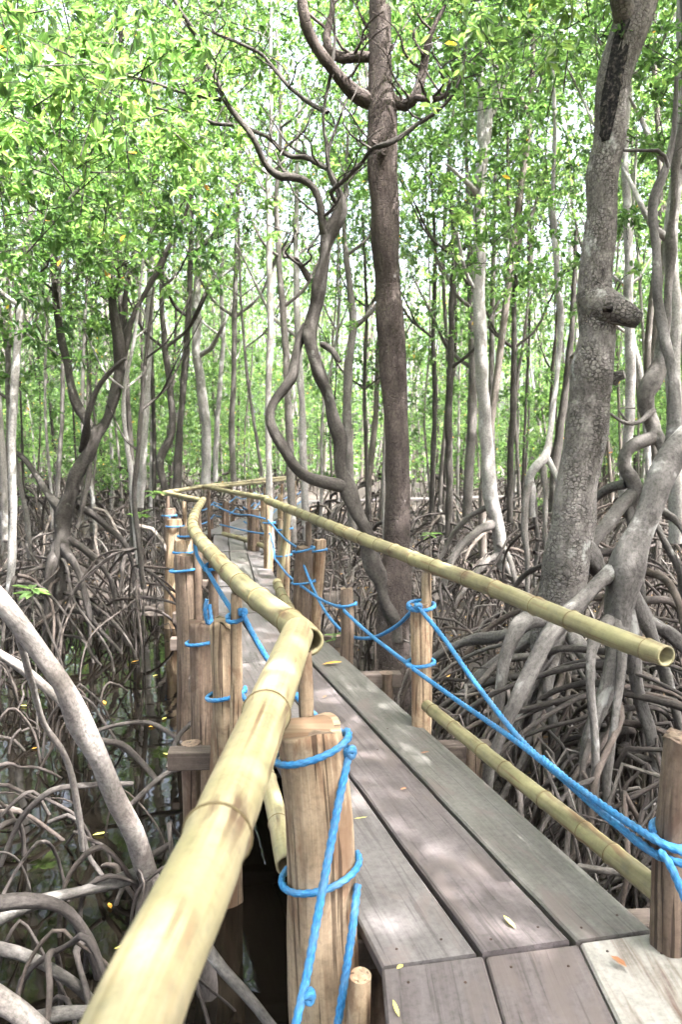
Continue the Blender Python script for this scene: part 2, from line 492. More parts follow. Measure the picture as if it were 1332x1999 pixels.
M['leaf_orange'] = make_leaf('leaf_orange', [(0.0, (0.62, 0.30, 0.04)), (1.0, (0.66, 0.36, 0.06))], (0.9, 0.8, 0.6), 0.2)
M['leaf_yellow'] = make_leaf('leaf_yellow', [(0.0, (0.55, 0.48, 0.10)), (1.0, (0.60, 0.55, 0.16))], (0.9, 0.9, 0.6), 0.2)
M['leaf_brown'] = make_leaf('leaf_brown', [(0.0, (0.26, 0.10, 0.05)), (1.0, (0.34, 0.15, 0.07))], (0.9, 0.9, 0.6), 0.1)

def make_mud():
    m, nt, b = nodes_of('mud')
    co = nt.nodes.new('ShaderNodeTexCoord')
    n1 = noise(nt, co.outputs['Object'], 1.6, 8, 0.65)
    n2 = noise(nt, co.outputs['Object'], 24, 6, 0.65)
    col = ramp(nt, n1, [(0.3, (0.020, 0.016, 0.014)), (0.55, (0.045, 0.035, 0.030)), (0.8, (0.085, 0.068, 0.06))])
    col = mix(nt, ramp(nt, n2, [(0.5, 0.0), (0.7, 0.6)]), col, (0.09, 0.065, 0.045))
    nt.links.new(col, b.inputs['Base Color'])
    b.inputs['Roughness'].default_value = 0.75
    nt.links.new(bump(nt, n2, 0.8, 0.05), b.inputs['Normal'])
    return m
M['mud'] = make_mud()
def make_water():
    m, nt, b = nodes_of('water')
    co = nt.nodes.new('ShaderNodeTexCoord')
    n1 = noise(nt, co.outputs['Object'], 2.2, 3)
    b.inputs['Base Color'].default_value = (0.005, 0.004, 0.003, 1)
    b.inputs['Roughness'].default_value = 0.03
    b.inputs['IOR'].default_value = 1.33
    nt.links.new(bump(nt, n1, 0.05, 0.05), b.inputs['Normal'])
    return m
M['water'] = make_water()
def make_char():
    m, nt, b = nodes_of('charred_bark')
    n1 = noise(nt, mapped(nt, (1, 1, 0.6)), 22, 6, 0.65)
    col = ramp(nt, n1, [(0.35, (0.009, 0.009, 0.010)), (0.52, (0.022, 0.021, 0.021)), (0.64, (0.10, 0.085, 0.075))])
    nt.links.new(col, b.inputs['Base Color'])
    b.inputs['Roughness'].default_value = 1.0
    b.inputs['Specular IOR Level'].default_value = 0.05
    nt.links.new(bump(nt, n1, 0.8, 0.02), b.inputs['Normal'])
    return m
M['char'] = make_char()

# ------------------------------------------------------------------ ground and water
WATER_Z = -0.80
def path_x(y):
    """middle of the boardwalk at distance y"""
    return float(np.interp(y, [-6, 2.2, 7.0, 13.6, 22, 40], [0.6, 0.55, -0.80, -2.0, -1.6, 3.0]))
def sm(a, b, x):
    t = np.clip((x - a) / (b - a), 0, 1)
    return t * t * (3 - 2 * t)
def ground_z(x, y):
    """mud: a shallow channel on the left of the boardwalk, low banks elsewhere"""
    x = np.asarray(x, float); y = np.asarray(y, float)
    px = np.interp(y, [-6, 2.2, 7.0, 13.6, 22, 40], [0.6, 0.55, -0.80, -2.0, -1.6, 3.0])
    ch = sm(0.9, -0.2, x - px) * sm(11.5, 8.5, y + 0.15 * x) * sm(-7.5, -4.0, x)
    h = -0.60 + 0.07 * np.sin(1.3 * x + 0.7 * y) + 0.06 * np.sin(2.9 * x - 1.7 * y + 1.0) + 0.04 * np.sin(5.3 * x + 4.1 * y) + 0.25 * sm(14, 40, y)
    return h * (1 - ch) + ch * -1.05
def make_ground():
    g = Geo()
    xs = np.concatenate([[-300, -120, -60], np.linspace(-30, 30, 121), [60, 120, 300]])
    ys = np.concatenate([[-300, -100, -30], np.linspace(-8, 40, 121), [50, 70, 120, 400]])
    X, Y = np.meshgrid(xs, ys)
    v = np.stack([X, Y, ground_z(X, Y)], -1).reshape(-1, 3)
    nx, ny = len(xs), len(ys)
    i = np.arange(ny - 1)[:, None] * nx; j = np.arange(nx - 1)[None]
    a = i + j
    g.add(v, np.stack([a, a + 1, a + 1 + nx, a + nx], -1).reshape(-1, 4))
    tag(g.build('ground', M['mud']), 'dark wet mud of the mangrove swamp floor', None, None, 'structure')
    g = Geo()
    g.add([(-12, -12, WATER_Z), (8, -12, WATER_Z), (8, 14, WATER_Z), (-12, 14, WATER_Z)], [(0, 1, 2, 3)], smooth=False)
    tag(g.build('water', M['water']), 'still dark water reflecting the canopy', None, None, 'structure')
make_ground()

# ------------------------------------------------------------------ boardwalk
deck = thing('boardwalk', 'narrow weathered plank boardwalk zigzagging through the mangrove trees', 'boardwalk', (0, 0, 0))
def plank(a, b, wa, wb, mat, z=0.0, skew=(0, 0), label=None, n=10, rnd=None):
    g = Geo()
    board(g, (a[0], a[1], z), (b[0], b[1], z), wa, wb, 0.045, n, 0.0014, 0.007, skew, rnd)
    o = g.build('plank', M[mat], deck)
    if a[1] < 8:
        dv = norm(np.array([b[0] - a[0], b[1] - a[1]])); sv = np.array([dv[1], -dv[0]]); L_ = math.hypot(b[0] - a[0], b[1] - a[1])
        for al in ((0.07, L_ - 0.07) if L_ < 2 else (0.07, L_ * 0.5, L_ - 0.07)):
            for sd_ in (-0.27, 0.27):
                c = np.array(a) + dv * (al + random.uniform(-.015, .015)) + sv * (sd_ * wa + random.uniform(-.015, .015))
                if c[1] < 1.2: continue
                n_ = Geo()
                tube(n_, [(c[0], c[1], z - 0.01), (c[0], c[1], z + 0.0015)], 0.0045, 7, n=3)
                n_.build('nail', M['nail'], o)
    if label: o['label'] = label
# stretch under the camera
plank((0.265, -3.2), (0.275, 2.150), 0.30, 0.305, 'plank_red', -0.004, (0, 0.195), n=14)
plank((0.580, -3.2), (0.580, 2.209), 0.305, 0.295, 'plank_red', -0.007, (0, 0.195), n=14)
plank((0.895, -3.2), (0.888, 2.268), 0.31, 0.31, 'plank_pale', -0.002, (0, 0.195), 'pale bleached plank with rusty stains', n=14)
# long stretch to the left
def lerp(a, b, t): return (a[0] + (b[0] - a[0]) * t, a[1] + (b[1] - a[1]) * t)
plank((0.262, 2.160), (-0.665, 5.35), 0.287, 0.283, 'plank', 0.0, (-0.08, 0.1), n=18)
plank((0.563, 2.219), (-0.340, 5.25), 0.284, 0.282, 'plank_red', 0.004, (-0.08, 0), n=18)
plank((0.850, 2.275), (-0.213, 5.86), 0.262, 0.260, 'plank_olive', 0.002, (-0.08, 0.1), n=18)
plank((-0.672, 5.37), (-1.10, 7.02), 0.275, 0.27, 'plank', -0.003, n=10)
plank((-0.345, 5.27), (-0.80, 7.02), 0.280, 0.27, 'plank', 0.001, n=10)
plank((-0.222, 5.885), (-0.535, 6.98), 0.258, 0.25, 'plank_olive', -0.002, n=8)
# next stretch, three boards abreast in three lengths
for (y0, y1) in ((7.04, 8.42), (8.44, 11.38), (11.40, 13.70)):
    cx = lambda y: float(np.interp(y, [7.04, 13.7], [-0.86, -1.90]))
    for k, (o_, mt) in enumerate(((-0.262, 'plank'), (0.0, 'plank_olive'), (0.262, 'plank'))):
        plank((cx(y0) + o_, y0 + 0.02 * k), (cx(y1) + o_ * 0.97, y1 + 0.03 * k - 0.05), 0.25, 0.245, mt, random.uniform(-0.004, 0.004), n=8)
# far stretch turning right again
for k, o_ in enumerate((-0.28, 0.0, 0.28)):
    plank((-2.18 + o_, 13.75), (-1.72 + o_, 18.0), 0.265, 0.265, 'plank', random.uniform(-0.004, 0.004), n=6)
    plank((-1.72 + o_, 18.02), (-1.25 + o_, 22.4), 0.265, 0.265, 'plank_olive', random.uniform(-0.004, 0.004), n=6)
for k, o_ in enumerate((-0.28, 0.0, 0.28)):
    plank((-1.2, 22.5 + 0.35 + o_), (6.0, 25.5 + 0.35 + o_), 0.265, 0.265, 'plank', 0.0, n=6)
# joists under the boards, their sawn ends sticking out at the left
def joist(y, l, r, w=0.10, z=-0.052, nm='cross_beam'):
    g = Geo()
    board(g, (l[0], l[1], z), (r[0], r[1], z), w, w, 0.10, 4, 0.002, 0.006)
    g.build(nm, M['beam'], deck)
for y in (-2.4, -0.8, 0.9):
    joist(y, (-0.12, y), (1.25, y))
for y, l, r in ((2.42, -0.05, 1.18), (3.95, -0.90, 0.80), (5.25, -1.05, 0.42), (6.35, -1.42, 0.06), (7.35, -1.62, -0.30), (9.2, -1.85, -0.65), (11.2, -2.2, -0.95), (13.2, -2.7, -1.3)):
    joist(y, (l, y - 0.05), (r, y + 0.05))
for y in (14.2, 16.4, 18.6, 20.8):
    c = float(np.interp(y, [13.75, 22.4], [-2.18, -1.25]))
    joist(y, (c - 0.6, y), (c + 0.6, y))
# piles that carry the joists
def pile(x, y, r=0.055, top=-0.05):
    g = Geo()
    z0 = -1.5
    tube(g, [(x + random.uniform(-.03, .03), y, z0), (x, y, (top + z0) / 2), (x, y, top)], [r * 1.1, r, r * 0.95], 9, step=0.12, lump=0.08)
    g.build('pile', M['post_dark'], deck)
for x, y in ((0.12, 2.46), (1.1, 2.40), (-0.80, 3.98), (-0.93, 5.28), (-1.30, 6.38), (-1.50, 7.38), (-1.75, 9.2), (-2.1, 11.2), (-2.6, 13.2), (0.70, 3.98), (0.32, 5.28), (-0.05, 6.4), (-0.40, 7.4), (-0.75, 9.2), (-1.05, 11.2), (-1.4, 13.2), (-2.45, 16.4), (-1.45, 16.4), (-2.2, 20.8), (-1.0, 20.8)):
    pile(x, y)

# ------------------------------------------------------------------ posts: a stout cut log with a thin stake that reaches the handrail
RAIL_Z = 0.885
def post(label, x, y, r, top, lean=(0, 0), mat='post', stake=None, bot=-1.3, notch=0.0, group='posts along the boardwalk'):
    t = thing('wooden_post', label, 'post', (x, y, 0), group)
    g = Geo()
    h = top - bot
    pts = []
    for u in np.linspace(0, 1, 7):
        pts.append((x + lean[0] * (u - 1) * h + random.uniform(-.006, .006), y + lean[1] * (u - 1) * h + random.uniform(-.006, .006), bot + h * u))
    rr = [r * k for k in (1.12, 1.10, 1.06, 1.04, 1.0, 0.98, 0.95)]
    sides = 28 if y < 4.5 else 12
    fa = [random.uniform(0, 6.28) for _ in range(4)]; fd = [random.uniform(0.90, 1.0) for _ in range(4)]
    def hewn(th, s):
        out = np.ones(np.broadcast(th, s).shape)
        for a_, d_ in zip(fa, fd):
            cc = np.cos(th - a_ - 0.25 * np.sin(2.2 * s + a_))
            out = np.where(cc > d_ - 0.12, np.minimum(out, (d_ - 0.04) / np.maximum(cc, 0.5)), out)
        return out * (1 + 0.012 * np.sin(9 * th + 14 * s))
    tube(g, pts + [(pts[-1][0], pts[-1][1], top + 0.006)], rr + [r * 0.88], sides, step=0.03 if y < 4.5 else 0.08, lump=0.075, capmat=1, cap=(False, True), rfun=hewn)
    v = g.v[0]
    notch = notch or random.uniform(0.004, 0.012)
    if notch:
        hi = v[:, 2] > top - 0.02
        v[hi, 2] += notch * np.sin(3 * np.arctan2(v[hi, 1] - y, v[hi, 0] - x) + x * 9) - notch
        vc = g.v[1]; vc[:-1] = v[-sides:]; vc[-1, 2] -= notch
    g.build('log', [M[mat], M['post_end']], t, (x, y, 0))
    if stake:
        sx, sy, sz, sr = stake[:4]
        bx, by = (stake[4], stake[5]) if len(stake) > 4 else (sx, sy)
        g = Geo()
        tube(g, [(bx, by, -0.25), ((sx + bx) / 2 + 0.004, (sy + by) / 2, sz * 0.45), (sx, sy, sz)], [sr * 1.05, sr, sr * 0.92], 10, step=0.05, lump=0.07, capmat=1)
        g.build('stake', [M['post_dark' if mat == 'post_dark' else 'post'], M['post_end']], t, (x, y, 0))
    return t
# left side
post('thick sunlit log post in the foreground wrapped twice in blue rope', -0.092, 2.30, 0.110, 0.655, (-0.055, 0.0), 'post', (-0.118, 2.42, 0.86, 0.026, -0.105, 2.40))
post('sawn log post with a chipped top behind the near bamboo handrail', -0.575, 3.78, 0.082, 0.655, (0.01, 0), 'post', (-0.485, 3.52, 0.84, 0.027, -0.52, 3.60), notch=0.02)
post('short brown post left of the walk, third from the camera', -0.80, 4.35, 0.075, 0.52, (0.0, 0), 'post_dark', (-0.765, 4.55, 0.84, 0.030))
post('tall dark stump left of the walk where the handrail bends', -1.18, 5.75, 0.095, 0.72, (-0.02, 0), 'post_dark', (-1.08, 5.70, 0.84, 0.03))
post('slim brown post beside the bend of the left handrail', -1.42, 6.90, 0.085, 0.70, (-0.02, 0), 'post', (-1.34, 7.0, 0.84, 0.03))
post('reddish brown post left of the walk beyond the bend', -1.72, 8.5, 0.09, 0.66, (0.02, 0), 'post_dark', (-1.60, 8.6, 0.84, 0.03))
post('pale split post under the left handrail corner', -2.15, 9.9, 0.10, 0.62, (0.05, 0), 'post', (-2.05, 10.0, 0.84, 0.03))
post('outermost post at the far left handrail corner', -2.52, 11.2, 0.09, 0.66, (0.0, 0), 'post_dark', (-2.55, 11.25, 0.84, 0.03))
# right side
post('dark post cut by the right edge of the picture', 1.0, 2.22, 0.05, 0.655, (0.0, 0), 'post_dark')
post('square-sided post with rope loops carrying the right handrail', 0.437, 4.12, 0.056, 0.665, (-0.01, 0), 'post', (0.470, 4.16, 0.84, 0.030))
post('low brown stump outside the right edge of the walk', 0.045, 5.55, 0.052, 0.50, (0, 0), 'post_dark')
post('dark right hand post at the notch in the planks', -0.350, 7.05, 0.080, 0.62, (0.03, 0), 'post_dark', (-0.305, 7.15, 0.84, 0.03))
post('slanting split post leaning against the dark right hand post', -0.20, 7.25, 0.065, 0.66, (0.07, 0), 'post')
post('pale bamboo coloured post on the right before the far bend', -0.66, 8.95, 0.075, 0.70, (0.03, 0), 'post', (-0.64, 8.9, 0.84, 0.035))
post('thin post under the kink of the right handrail', -0.92, 9.75, 0.062, 0.62, (0.02, 0), 'post', (-0.93, 9.7, 0.84, 0.03))
post('brown post right of the walk past the handrail kink', -1.30, 11.5, 0.07, 0.62, (0, 0), 'post_dark', (-1.4, 11.6, 0.82, 0.03))
post('far post where the walk turns to the right', -2.05, 13.6, 0.07, 0.60, (0, 0), 'post_dark', (-2.3, 13.3, 0.80, 0.03))
k_far = ['first', 'second', 'third', 'fourth']
for k, y in enumerate((15.0, 16.8, 18.6, 20.4)):
    c = float(np.interp(y, [13.75, 22.4], [-2.18, -1.25]))
    post('%s post along the near side of the distant walk' % k_far[k], c + 0.52, y, 0.06, 0.55, (0, 0), 'post', (c + 0.55, y, 0.78, 0.028))
    post('%s post along the far side of the distant walk' % k_far[k], c - 0.52, y, 0.06, 0.55, (0, 0), 'post_dark', (c - 0.55, y, 0.78, 0.028))

# small log stub wedged between the near post and the planks
g = Geo()
tube(g, [(0.045, 2.08, -0.35), (0.05, 2.06, -0.1), (0.055, 2.05, 0.03)], [0.038, 0.036, 0.032], 14, step=0.04, lump=0.06)
tag(g.build('log_stub', M['post']), 'small round log stub beside the foot of the near post', 'log')

# ------------------------------------------------------------------ bamboo
def bamboo(label, pts, r0, r1, nodes, mat='bamboo', hollow=True, group='bamboo rails', hollow_start=False):
    """a culm along pts; nodes are the lengths (m) at which the joints sit"""
    t = thing('bamboo_rail', label, 'handrail', tuple(pts[0]), group)
    g = Geo()
    pts = np.asarray(pts, float)
    if hollow_start: pts = pts[::-1]; r0, r1 = r1, r0
    L = np.linalg.norm(np.diff(spline(pts, 200), axis=0), axis=1).sum()
    nd = np.array([x + (random.uniform(-.05, .05) if len(nodes) > 6 else 0) for x in nodes if x < L - 0.06] or [0.0])
    if hollow_start: nd = L - nd
    def rf(th, s):
        dd = np.abs(s - nd[None, :]).min(1, keepdims=True) if True else 0
        return 1 + 0.075 * np.exp(-(dd / 0.016) ** 2) - 0.02 * np.exp(-((dd - 0.05) / 0.03) ** 2) + 0.008 * np.sin(2 * th + s * 3)
    # sample tighter round the nodes by using a fine step near the camera
    near = pts[:, 1].min() < 4.5
    c, r = tube(g, pts, np.linspace(r0, r1, len(pts)), 28 if near else 12, step=0.016 if near else 0.05, rfun=rf, hollow=(0.25, 0.78) if hollow else None)
    # mark the nodes in the rnd attribute
    n = len(c); sides = 28 if near else 12
    s = np.concatenate([[0], np.cumsum(np.linalg.norm(np.diff(c, axis=0), axis=1))])
    dm = np.abs(s[:, None] - nd[None]).min(1)
    mk = np.maximum(np.exp(-(dm / 0.009) ** 2), 0.55 * np.exp(-dm / 0.09))
    rv = np.zeros(len(g.r[0])); rv[:n * sides] = np.repeat(mk, sides)
    g.r[0] = rv
    for q in range(1, len(g.r)): g.r[q] = np.zeros(len(g.r[q]))
    culm = g.build('culm', M[mat], t, pts[0] if not hollow_start else pts[-1])
    # raised node rings
    for x in nd:
        k = int(np.argmin(np.abs(s - x)))
        if k < 1 or k > n - 2: continue
        tt = norm(c[k + 1] - c[k - 1])
        rg = Geo()
        a = norm(np.cross(tt, [0.3, 0.2, 1.0])); b = np.cross(tt, a)
        th = np.linspace(0, 2 * PI, 25)
        ring = c[k] + (r[k] * 1.07) * (np.cos(th)[:, None] * a + np.sin(th)[:, None] * b)
        tube(rg, ring, r[k] * 0.05, 5, n=25, cap=(False, False))
        rg.build('node_ring', M['bamboo_ring'], culm, pts[0] if not hollow_start else pts[-1])
    return t
RZ = RAIL_Z
A = lambda px, py, z=RZ: Z(px, py, z)
near_rail = [(-0.235, -1.2, 0.90), (-0.225, 0.3, 0.895), A(262, 1990), A(400, 1690), A(505, 1430), A(582, 1236)]
Lp = lambda q: float(np.linalg.norm(np.diff(spline(np.asarray(q), 200), axis=0), axis=1).sum())
L1 = Lp(near_rail)
bamboo('thick yellow bamboo handrail running into the lower left foreground', near_rail, 0.050, 0.054, [L1 - 0.06, L1 - 0.80, L1 - 1.37, L1 - 2.05, L1 - 2.7, L1 - 3.3], 'bamboo', hollow=True)
left2 = [A(604, 1252, 0.868), A(575, 1222, 0.868), A(470, 1140), A(404, 1070), A(380, 1038), A(376, 1018), A(383, 997), A(396, 976)]
L2 = Lp(left2)
bamboo('bamboo handrail bending away on the left with an open hollow end', left2, 0.050, 0.040, [0.30 + 0.38 * k for k in range(20)], 'bamboo_green', hollow=True, hollow_start=True)
bamboo('short thin bamboo rail closing the far left corner', [A(394, 978), A(355, 969), A(322, 962)], 0.034, 0.034, [0.3 * k for k in range(1, 8)], 'bamboo_green')
bamboo('long thin bamboo rail crossing behind the far left corner', [A(318, 963, 0.87), A(395, 950, 0.86), A(470, 941, 0.83), A(520, 935, 0.82), A(566, 931, 0.80)], 0.036, 0.030, [0.4 * k for k in range(1, 30)], 'bamboo')
bamboo('thin far bamboo rail on the right of the distant walk', [A(398, 953, 0.84), A(455, 947, 0.82), A(516, 941, 0.80), A(566, 935, 0.79)], 0.033, 0.028, [0.4 * k for k in range(1, 30)], 'bamboo')
right_rail = [Z(396, 949, 0.87), A(455, 961), A(522, 977), A(600, 1008), A(690, 1045), A(775, 1077), A(840, 1103), A(960, 1147), A(1100, 1205), A(1220, 1252), A(1302, 1281)]
bamboo('long greenish bamboo handrail sloping down to the right with a cut end', right_rail[2:], 0.047, 0.033, [0.25 + 0.34 * k for k in range(30)], 'bamboo_green', hollow=True)
bamboo('right bamboo handrail beyond the kink, running to the far corner', [Z(396, 949, 0.87), A(455, 961), A(526, 974)], 0.032, 0.040, [0.3 * k for k in range(1, 14)], 'bamboo_green')
B = lambda px, py: Z(px, py, 0.15)
bamboo('low bamboo kick rail at the right edge of the planks', [B(834, 1378), B(960, 1480), B(1100, 1590), B(1292, 1744)], 0.032, 0.036, [0.12 + 0.25 * k for k in range(12)], 'bamboo_green', hollow=True)
bamboo('low bamboo rail hugging the left edge of the planks', [Z(394, 1252, 0.15), Z(475, 1385, 0.15), Z(525, 1530, 0.15), Z(560, 1690, 0.15)], 0.034, 0.036, [0.3 + 0.35 * k for k in range(12)], 'bamboo', hollow=True)
bamboo('low bamboo pole on the right just before the notch', [Z(541, 1138, 0.12), Z(552, 1165, 0.12), Z(570, 1198, 0.10)], 0.05, 0.045, [0.2 + 0.35 * k for k in range(6)], 'bamboo_green')
bamboo('low far bamboo kick rail along the turn of the walk', [Z(436, 1042, 0.10), Z(480, 1054, 0.10), Z(530, 1072, 0.10)], 0.038, 0.038, [0.35 * k for k in range(1, 12)], 'bamboo_green')
bamboo('upright yellow bamboo pole beside the far bend', [(-0.72, 9.0, -0.9), (-0.68, 8.9, 0.2), (-0.60, 8.75, 0.85)], 0.045, 0.04, [0.35 * k for k in range(1, 6)], 'bamboo')

# ------------------------------------------------------------------ blue rope
def rope_tube(g, pts, r=0.0085, near=True):
    pts = np.asarray(pts, float)
    L = np.linalg.norm(np.diff(pts, axis=0), axis=1).sum()
    if near:
        k = 2 * PI / 0.075
        tube(g, pts, r, 18, step=0.0048, rfun=lambda th, s: 0.84 + 0.28 * np.abs(np.cos(1.5 * th - PI * s / 0.028)))
    else:
        tube(g, pts, r, 6, step=0.06)
def sag(a, b, drop, n=9):
    a, b = np.asarray(a, float), np.asarray(b, float)
    u = np.linspace(0, 1, n)[:, None]
    p = a * (1 - u) + b * u
    p[:, 2] -= drop * 4 * u[:, 0] * (1 - u[:, 0])
    return p
def loop(g, x, y, z, r, tilt=(0, 0), rr=0.0085, near=True, turns=1.0):
    n = max(3, int(26 * turns))
    th = np.linspace(0, 2 * PI * turns, n)
    p = np.stack([x + (r + rr) * np.cos(th), y + (r + rr) * np.sin(th), z + tilt[0] * np.cos(th) + tilt[1] * np.sin(th) + 0.012 * th / (2 * PI)], 1)
    rope_tube(g, p, rr, near)
def knot(t, p, s=0.012):
    g = Geo()
    th = np.linspace(0, 4 * PI, 30)
    q = np.stack([p[0] + s * np.cos(th), p[1] + s * 0.8 * np.sin(th), p[2] + s * 0.8 * np.sin(1.5 * th)], 1)
    rope_tube(g, q, 0.011)
    g.build('knot', M['rope'], t, t.location)
def rope(label, items, origin, rr=0.0112):
    t = thing('rope', label, 'rope', tuple(origin), 'blue ropes')
    for it in items:
        g = Geo()
        if it[0] == 'span':
            near = it[1][:, 1].min() < 5
            rope_tube(g, it[1], rr, near)
            g.build('rope_span', M['rope'], t, origin)
        elif it[0] == 'loop':
            loop(g, *it[1:5], tilt=it[5] if len(it) > 5 else (0, 0), rr=rr * 0.88, near=it[2] < 5, turns=it[6] if len(it) > 6 else 1.05)
            g.build('rope_loop', M['rope'], t, origin)
        else:
            knot(t, it[1])
    return t
S = lambda *pts: ('span', spline(np.array([p for p in pts], float), 24))
# foreground left: rope round the thick post, ends hanging to the planks
kx = P(682, 1468, 2.26)
k2 = P(698, 1728, 2.26)
rope('blue rope knotted round the thick foreground post with two hanging strands',
     [('loop', -0.090, 2.30, 0.585, 0.104, (0.034, 0.0)), ('knot', kx),
      S(kx, P(655, 1600, 2.17), P(620, 1790, 2.06), P(600, 1900, 1.99), P(578, 1999, 1.92), P(565, 2080, 1.88)),
      ('loop', -0.064, 2.30, 0.19, 0.111, (0.030, 0.0)), ('knot', P(600, 1945, 1.965)),
      S(k2, P(690, 1800, 2.17), P(672, 1920, 2.12), P(655, 2030, 2.08))], kx, 0.0115)
kd = P(474, 1195, 3.50)
rope('blue rope sagging from the left stake to the foreground post',
     [S(kx, P(650, 1430, 2.46), P(604, 1386, 2.75), P(560, 1335, 3.0), P(522, 1285, 3.2), P(490, 1230, 3.42), kd),
      ('loop', -0.49, 3.53, 0.735 - 0.02, 0.030, (0.004, 0.01), 1.6), ('knot', kd),
      S(P(456, 1196, 3.55), P(432, 1160, 3.95), P(405, 1115, 4.5), P(400, 1112, 4.56)),
      ('loop', -0.765, 4.55, 0.80, 0.034, (0.004, 0.01), 1.5),
      S(P(398, 1108, 4.6), P(385, 1085, 5.2), P(380, 1062, 5.7))], kd)
rope('blue rope looped round the chipped log post behind the rail',
     [('loop', -0.578, 3.78, 0.275, 0.086, (0.018, 0.0)), S(P(470, 1352, 3.72), P(480, 1368, 3.6), P(492, 1390, 3.45))], (-0.578, 3.78, 0.28))
rope('loose blue rope hanging outside the left posts',
     [S(P(404, 1170, 4.2), P(400, 1190, 4.2), P(405, 1215, 4.22), P(412, 1210, 4.25), P(408, 1180, 4.28)),
      ('loop', -0.80, 4.35, 0.40, 0.08, (0.01, 0))], (-0.8, 4.2, 0.5))
rope('blue rope strung along the far left posts',
     [('loop', -1.18, 5.75, 0.60, 0.10, (0.01, 0)), ('span', sag((-1.1, 5.75, 0.60), (-1.36, 6.85, 0.58), 0.06)), ('loop', -1.42, 6.90, 0.58, 0.09),
      ('span', sag((-1.36, 6.9, 0.58), (-1.65, 8.5, 0.55), 0.08)), ('loop', -1.72, 8.5, 0.55, 0.095), ('span', sag((-1.65, 8.5, 0.55), (-2.08, 9.9, 0.52), 0.08)),
      ('loop', -2.15, 9.9, 0.52, 0.105), ('span', sag((-2.1, 9.9, 0.52), (-2.52, 11.2, 0.55), 0.06)), ('loop', -2.52, 11.2, 0.55, 0.095)], (-1.18, 5.75, 0.6), 0.0125)
# right side: upper and lower rope
r1 = np.array([0.93, 2.21, 0.36])
r2 = np.array([0.44, 4.055, 0.655])
cross = P(1028, 1455, 3.0)
rope('upper blue rope on the right, sagging between the handrail posts',
     [S(P(1345, 1668, 2.14), P(1290, 1645, 2.17), P(1150, 1552, 2.5), cross, P(930, 1335, 3.5), P(870, 1250, 3.85), P(817, 1184, 4.06)),
      ('loop', 0.437, 4.12, 0.650, 0.062, (0.004, 0.01), 1.6), ('knot', P(817, 1184, 4.05)),
      S(P(812, 1186, 4.06), P(770, 1225, 4.6), P(720, 1246, 5.3), P(672, 1235, 6.0), P(630, 1185, 6.6), P(600, 1120, 6.95), P(582, 1074, 7.0)),
      ('loop', -0.35, 7.05, 0.58, 0.095, (0.02, 0), 1.3), ('loop', -0.22, 7.25, 0.55, 0.075, (0.01, 0)),
      S(P(585, 1072, 7.0), P(560, 1055, 7.8), P(540, 1035, 8.8)), ('loop', -0.66, 8.95, 0.58, 0.085, (0.01, 0)),
      S(P(545, 1040, 8.8), P(528, 1020, 9.5), P(520, 1012, 9.8)), ('loop', -0.92, 9.75, 0.58, 0.07),
      S(P(525, 1015, 9.7), P(490, 1006, 10.6), P(455, 1002, 11.4), P(415, 985, 13.4))], r2)
rope('lower blue rope on the right, passing under the upper one',
     [S(P(1345, 1690, 2.12), P(1290, 1672, 2.17), P(1180, 1590, 2.42), P(1100, 1520, 2.7), P(1010, 1448, 3.05), P(900, 1372, 3.6), P(808, 1306, 4.05)),
      ('loop', 0.437, 4.12, 0.335, 0.064, (0.006, 0.0), 1.5),
      S(P(805, 1302, 4.06), P(760, 1268, 4.6), P(715, 1232, 5.1), P(672, 1192, 5.5)), ('loop', 0.045, 5.55, 0.37, 0.058, (0.01, 0)),
      S(P(672, 1188, 5.5), P(630, 1172, 6.2), P(590, 1145, 6.95)), ('loop', -0.35, 7.05, 0.28, 0.10, (0.01, 0)),
      S(P(588, 1145, 6.95), P(560, 1120, 7.8), P(538, 1092, 8.8)), ('loop', -0.68, 8.95, 0.27, 0.09, (0.01, 0)),
      S(P(536, 1090, 8.8), P(534, 1070, 8.9), P(528, 1042, 9.6)),
      S(P(528, 1042, 9.6), P(500, 1040, 10.6), P(470, 1034, 11.5), P(430, 1024, 13.3))], (0.44, 4.1, 0.34))
rope('short blue rope end trailing from the post at the right edge',
     [('loop', 1.0, 2.22, 0.345, 0.052, (0.0, 0.01), 1.5), S(P(1290, 1662, 2.16), P(1310, 1690, 2.12), P(1345, 1770, 2.07)),
      S(P(1292, 1674, 2.16), P(1240, 1640, 2.3), P(1170, 1575, 2.52), P(1060, 1480, 2.9))], r1)
for k, (dz, lab) in enumerate(((0.50, 'upper'), (0.25, 'lower'))):
    for sgn, side in ((1, 'near'), (-1, 'far')):
        its = []
        ys = (13.6, 15.0, 16.8, 18.6, 20.4)
        for a, b in zip(ys[:-1], ys[1:]):
            ca, cb = (float(np.interp(q, [13.75, 22.4], [-2.18, -1.25])) for q in (a, b))
            its.append(('span', sag((ca + sgn * 0.45, a, dz), (cb + sgn * 0.45, b, dz), 0.10)))
        rope('%s blue rope on the %s side of the distant walk' % (lab, side), its, (-2.1 + sgn * 0.45, 13.6, dz), 0.011)

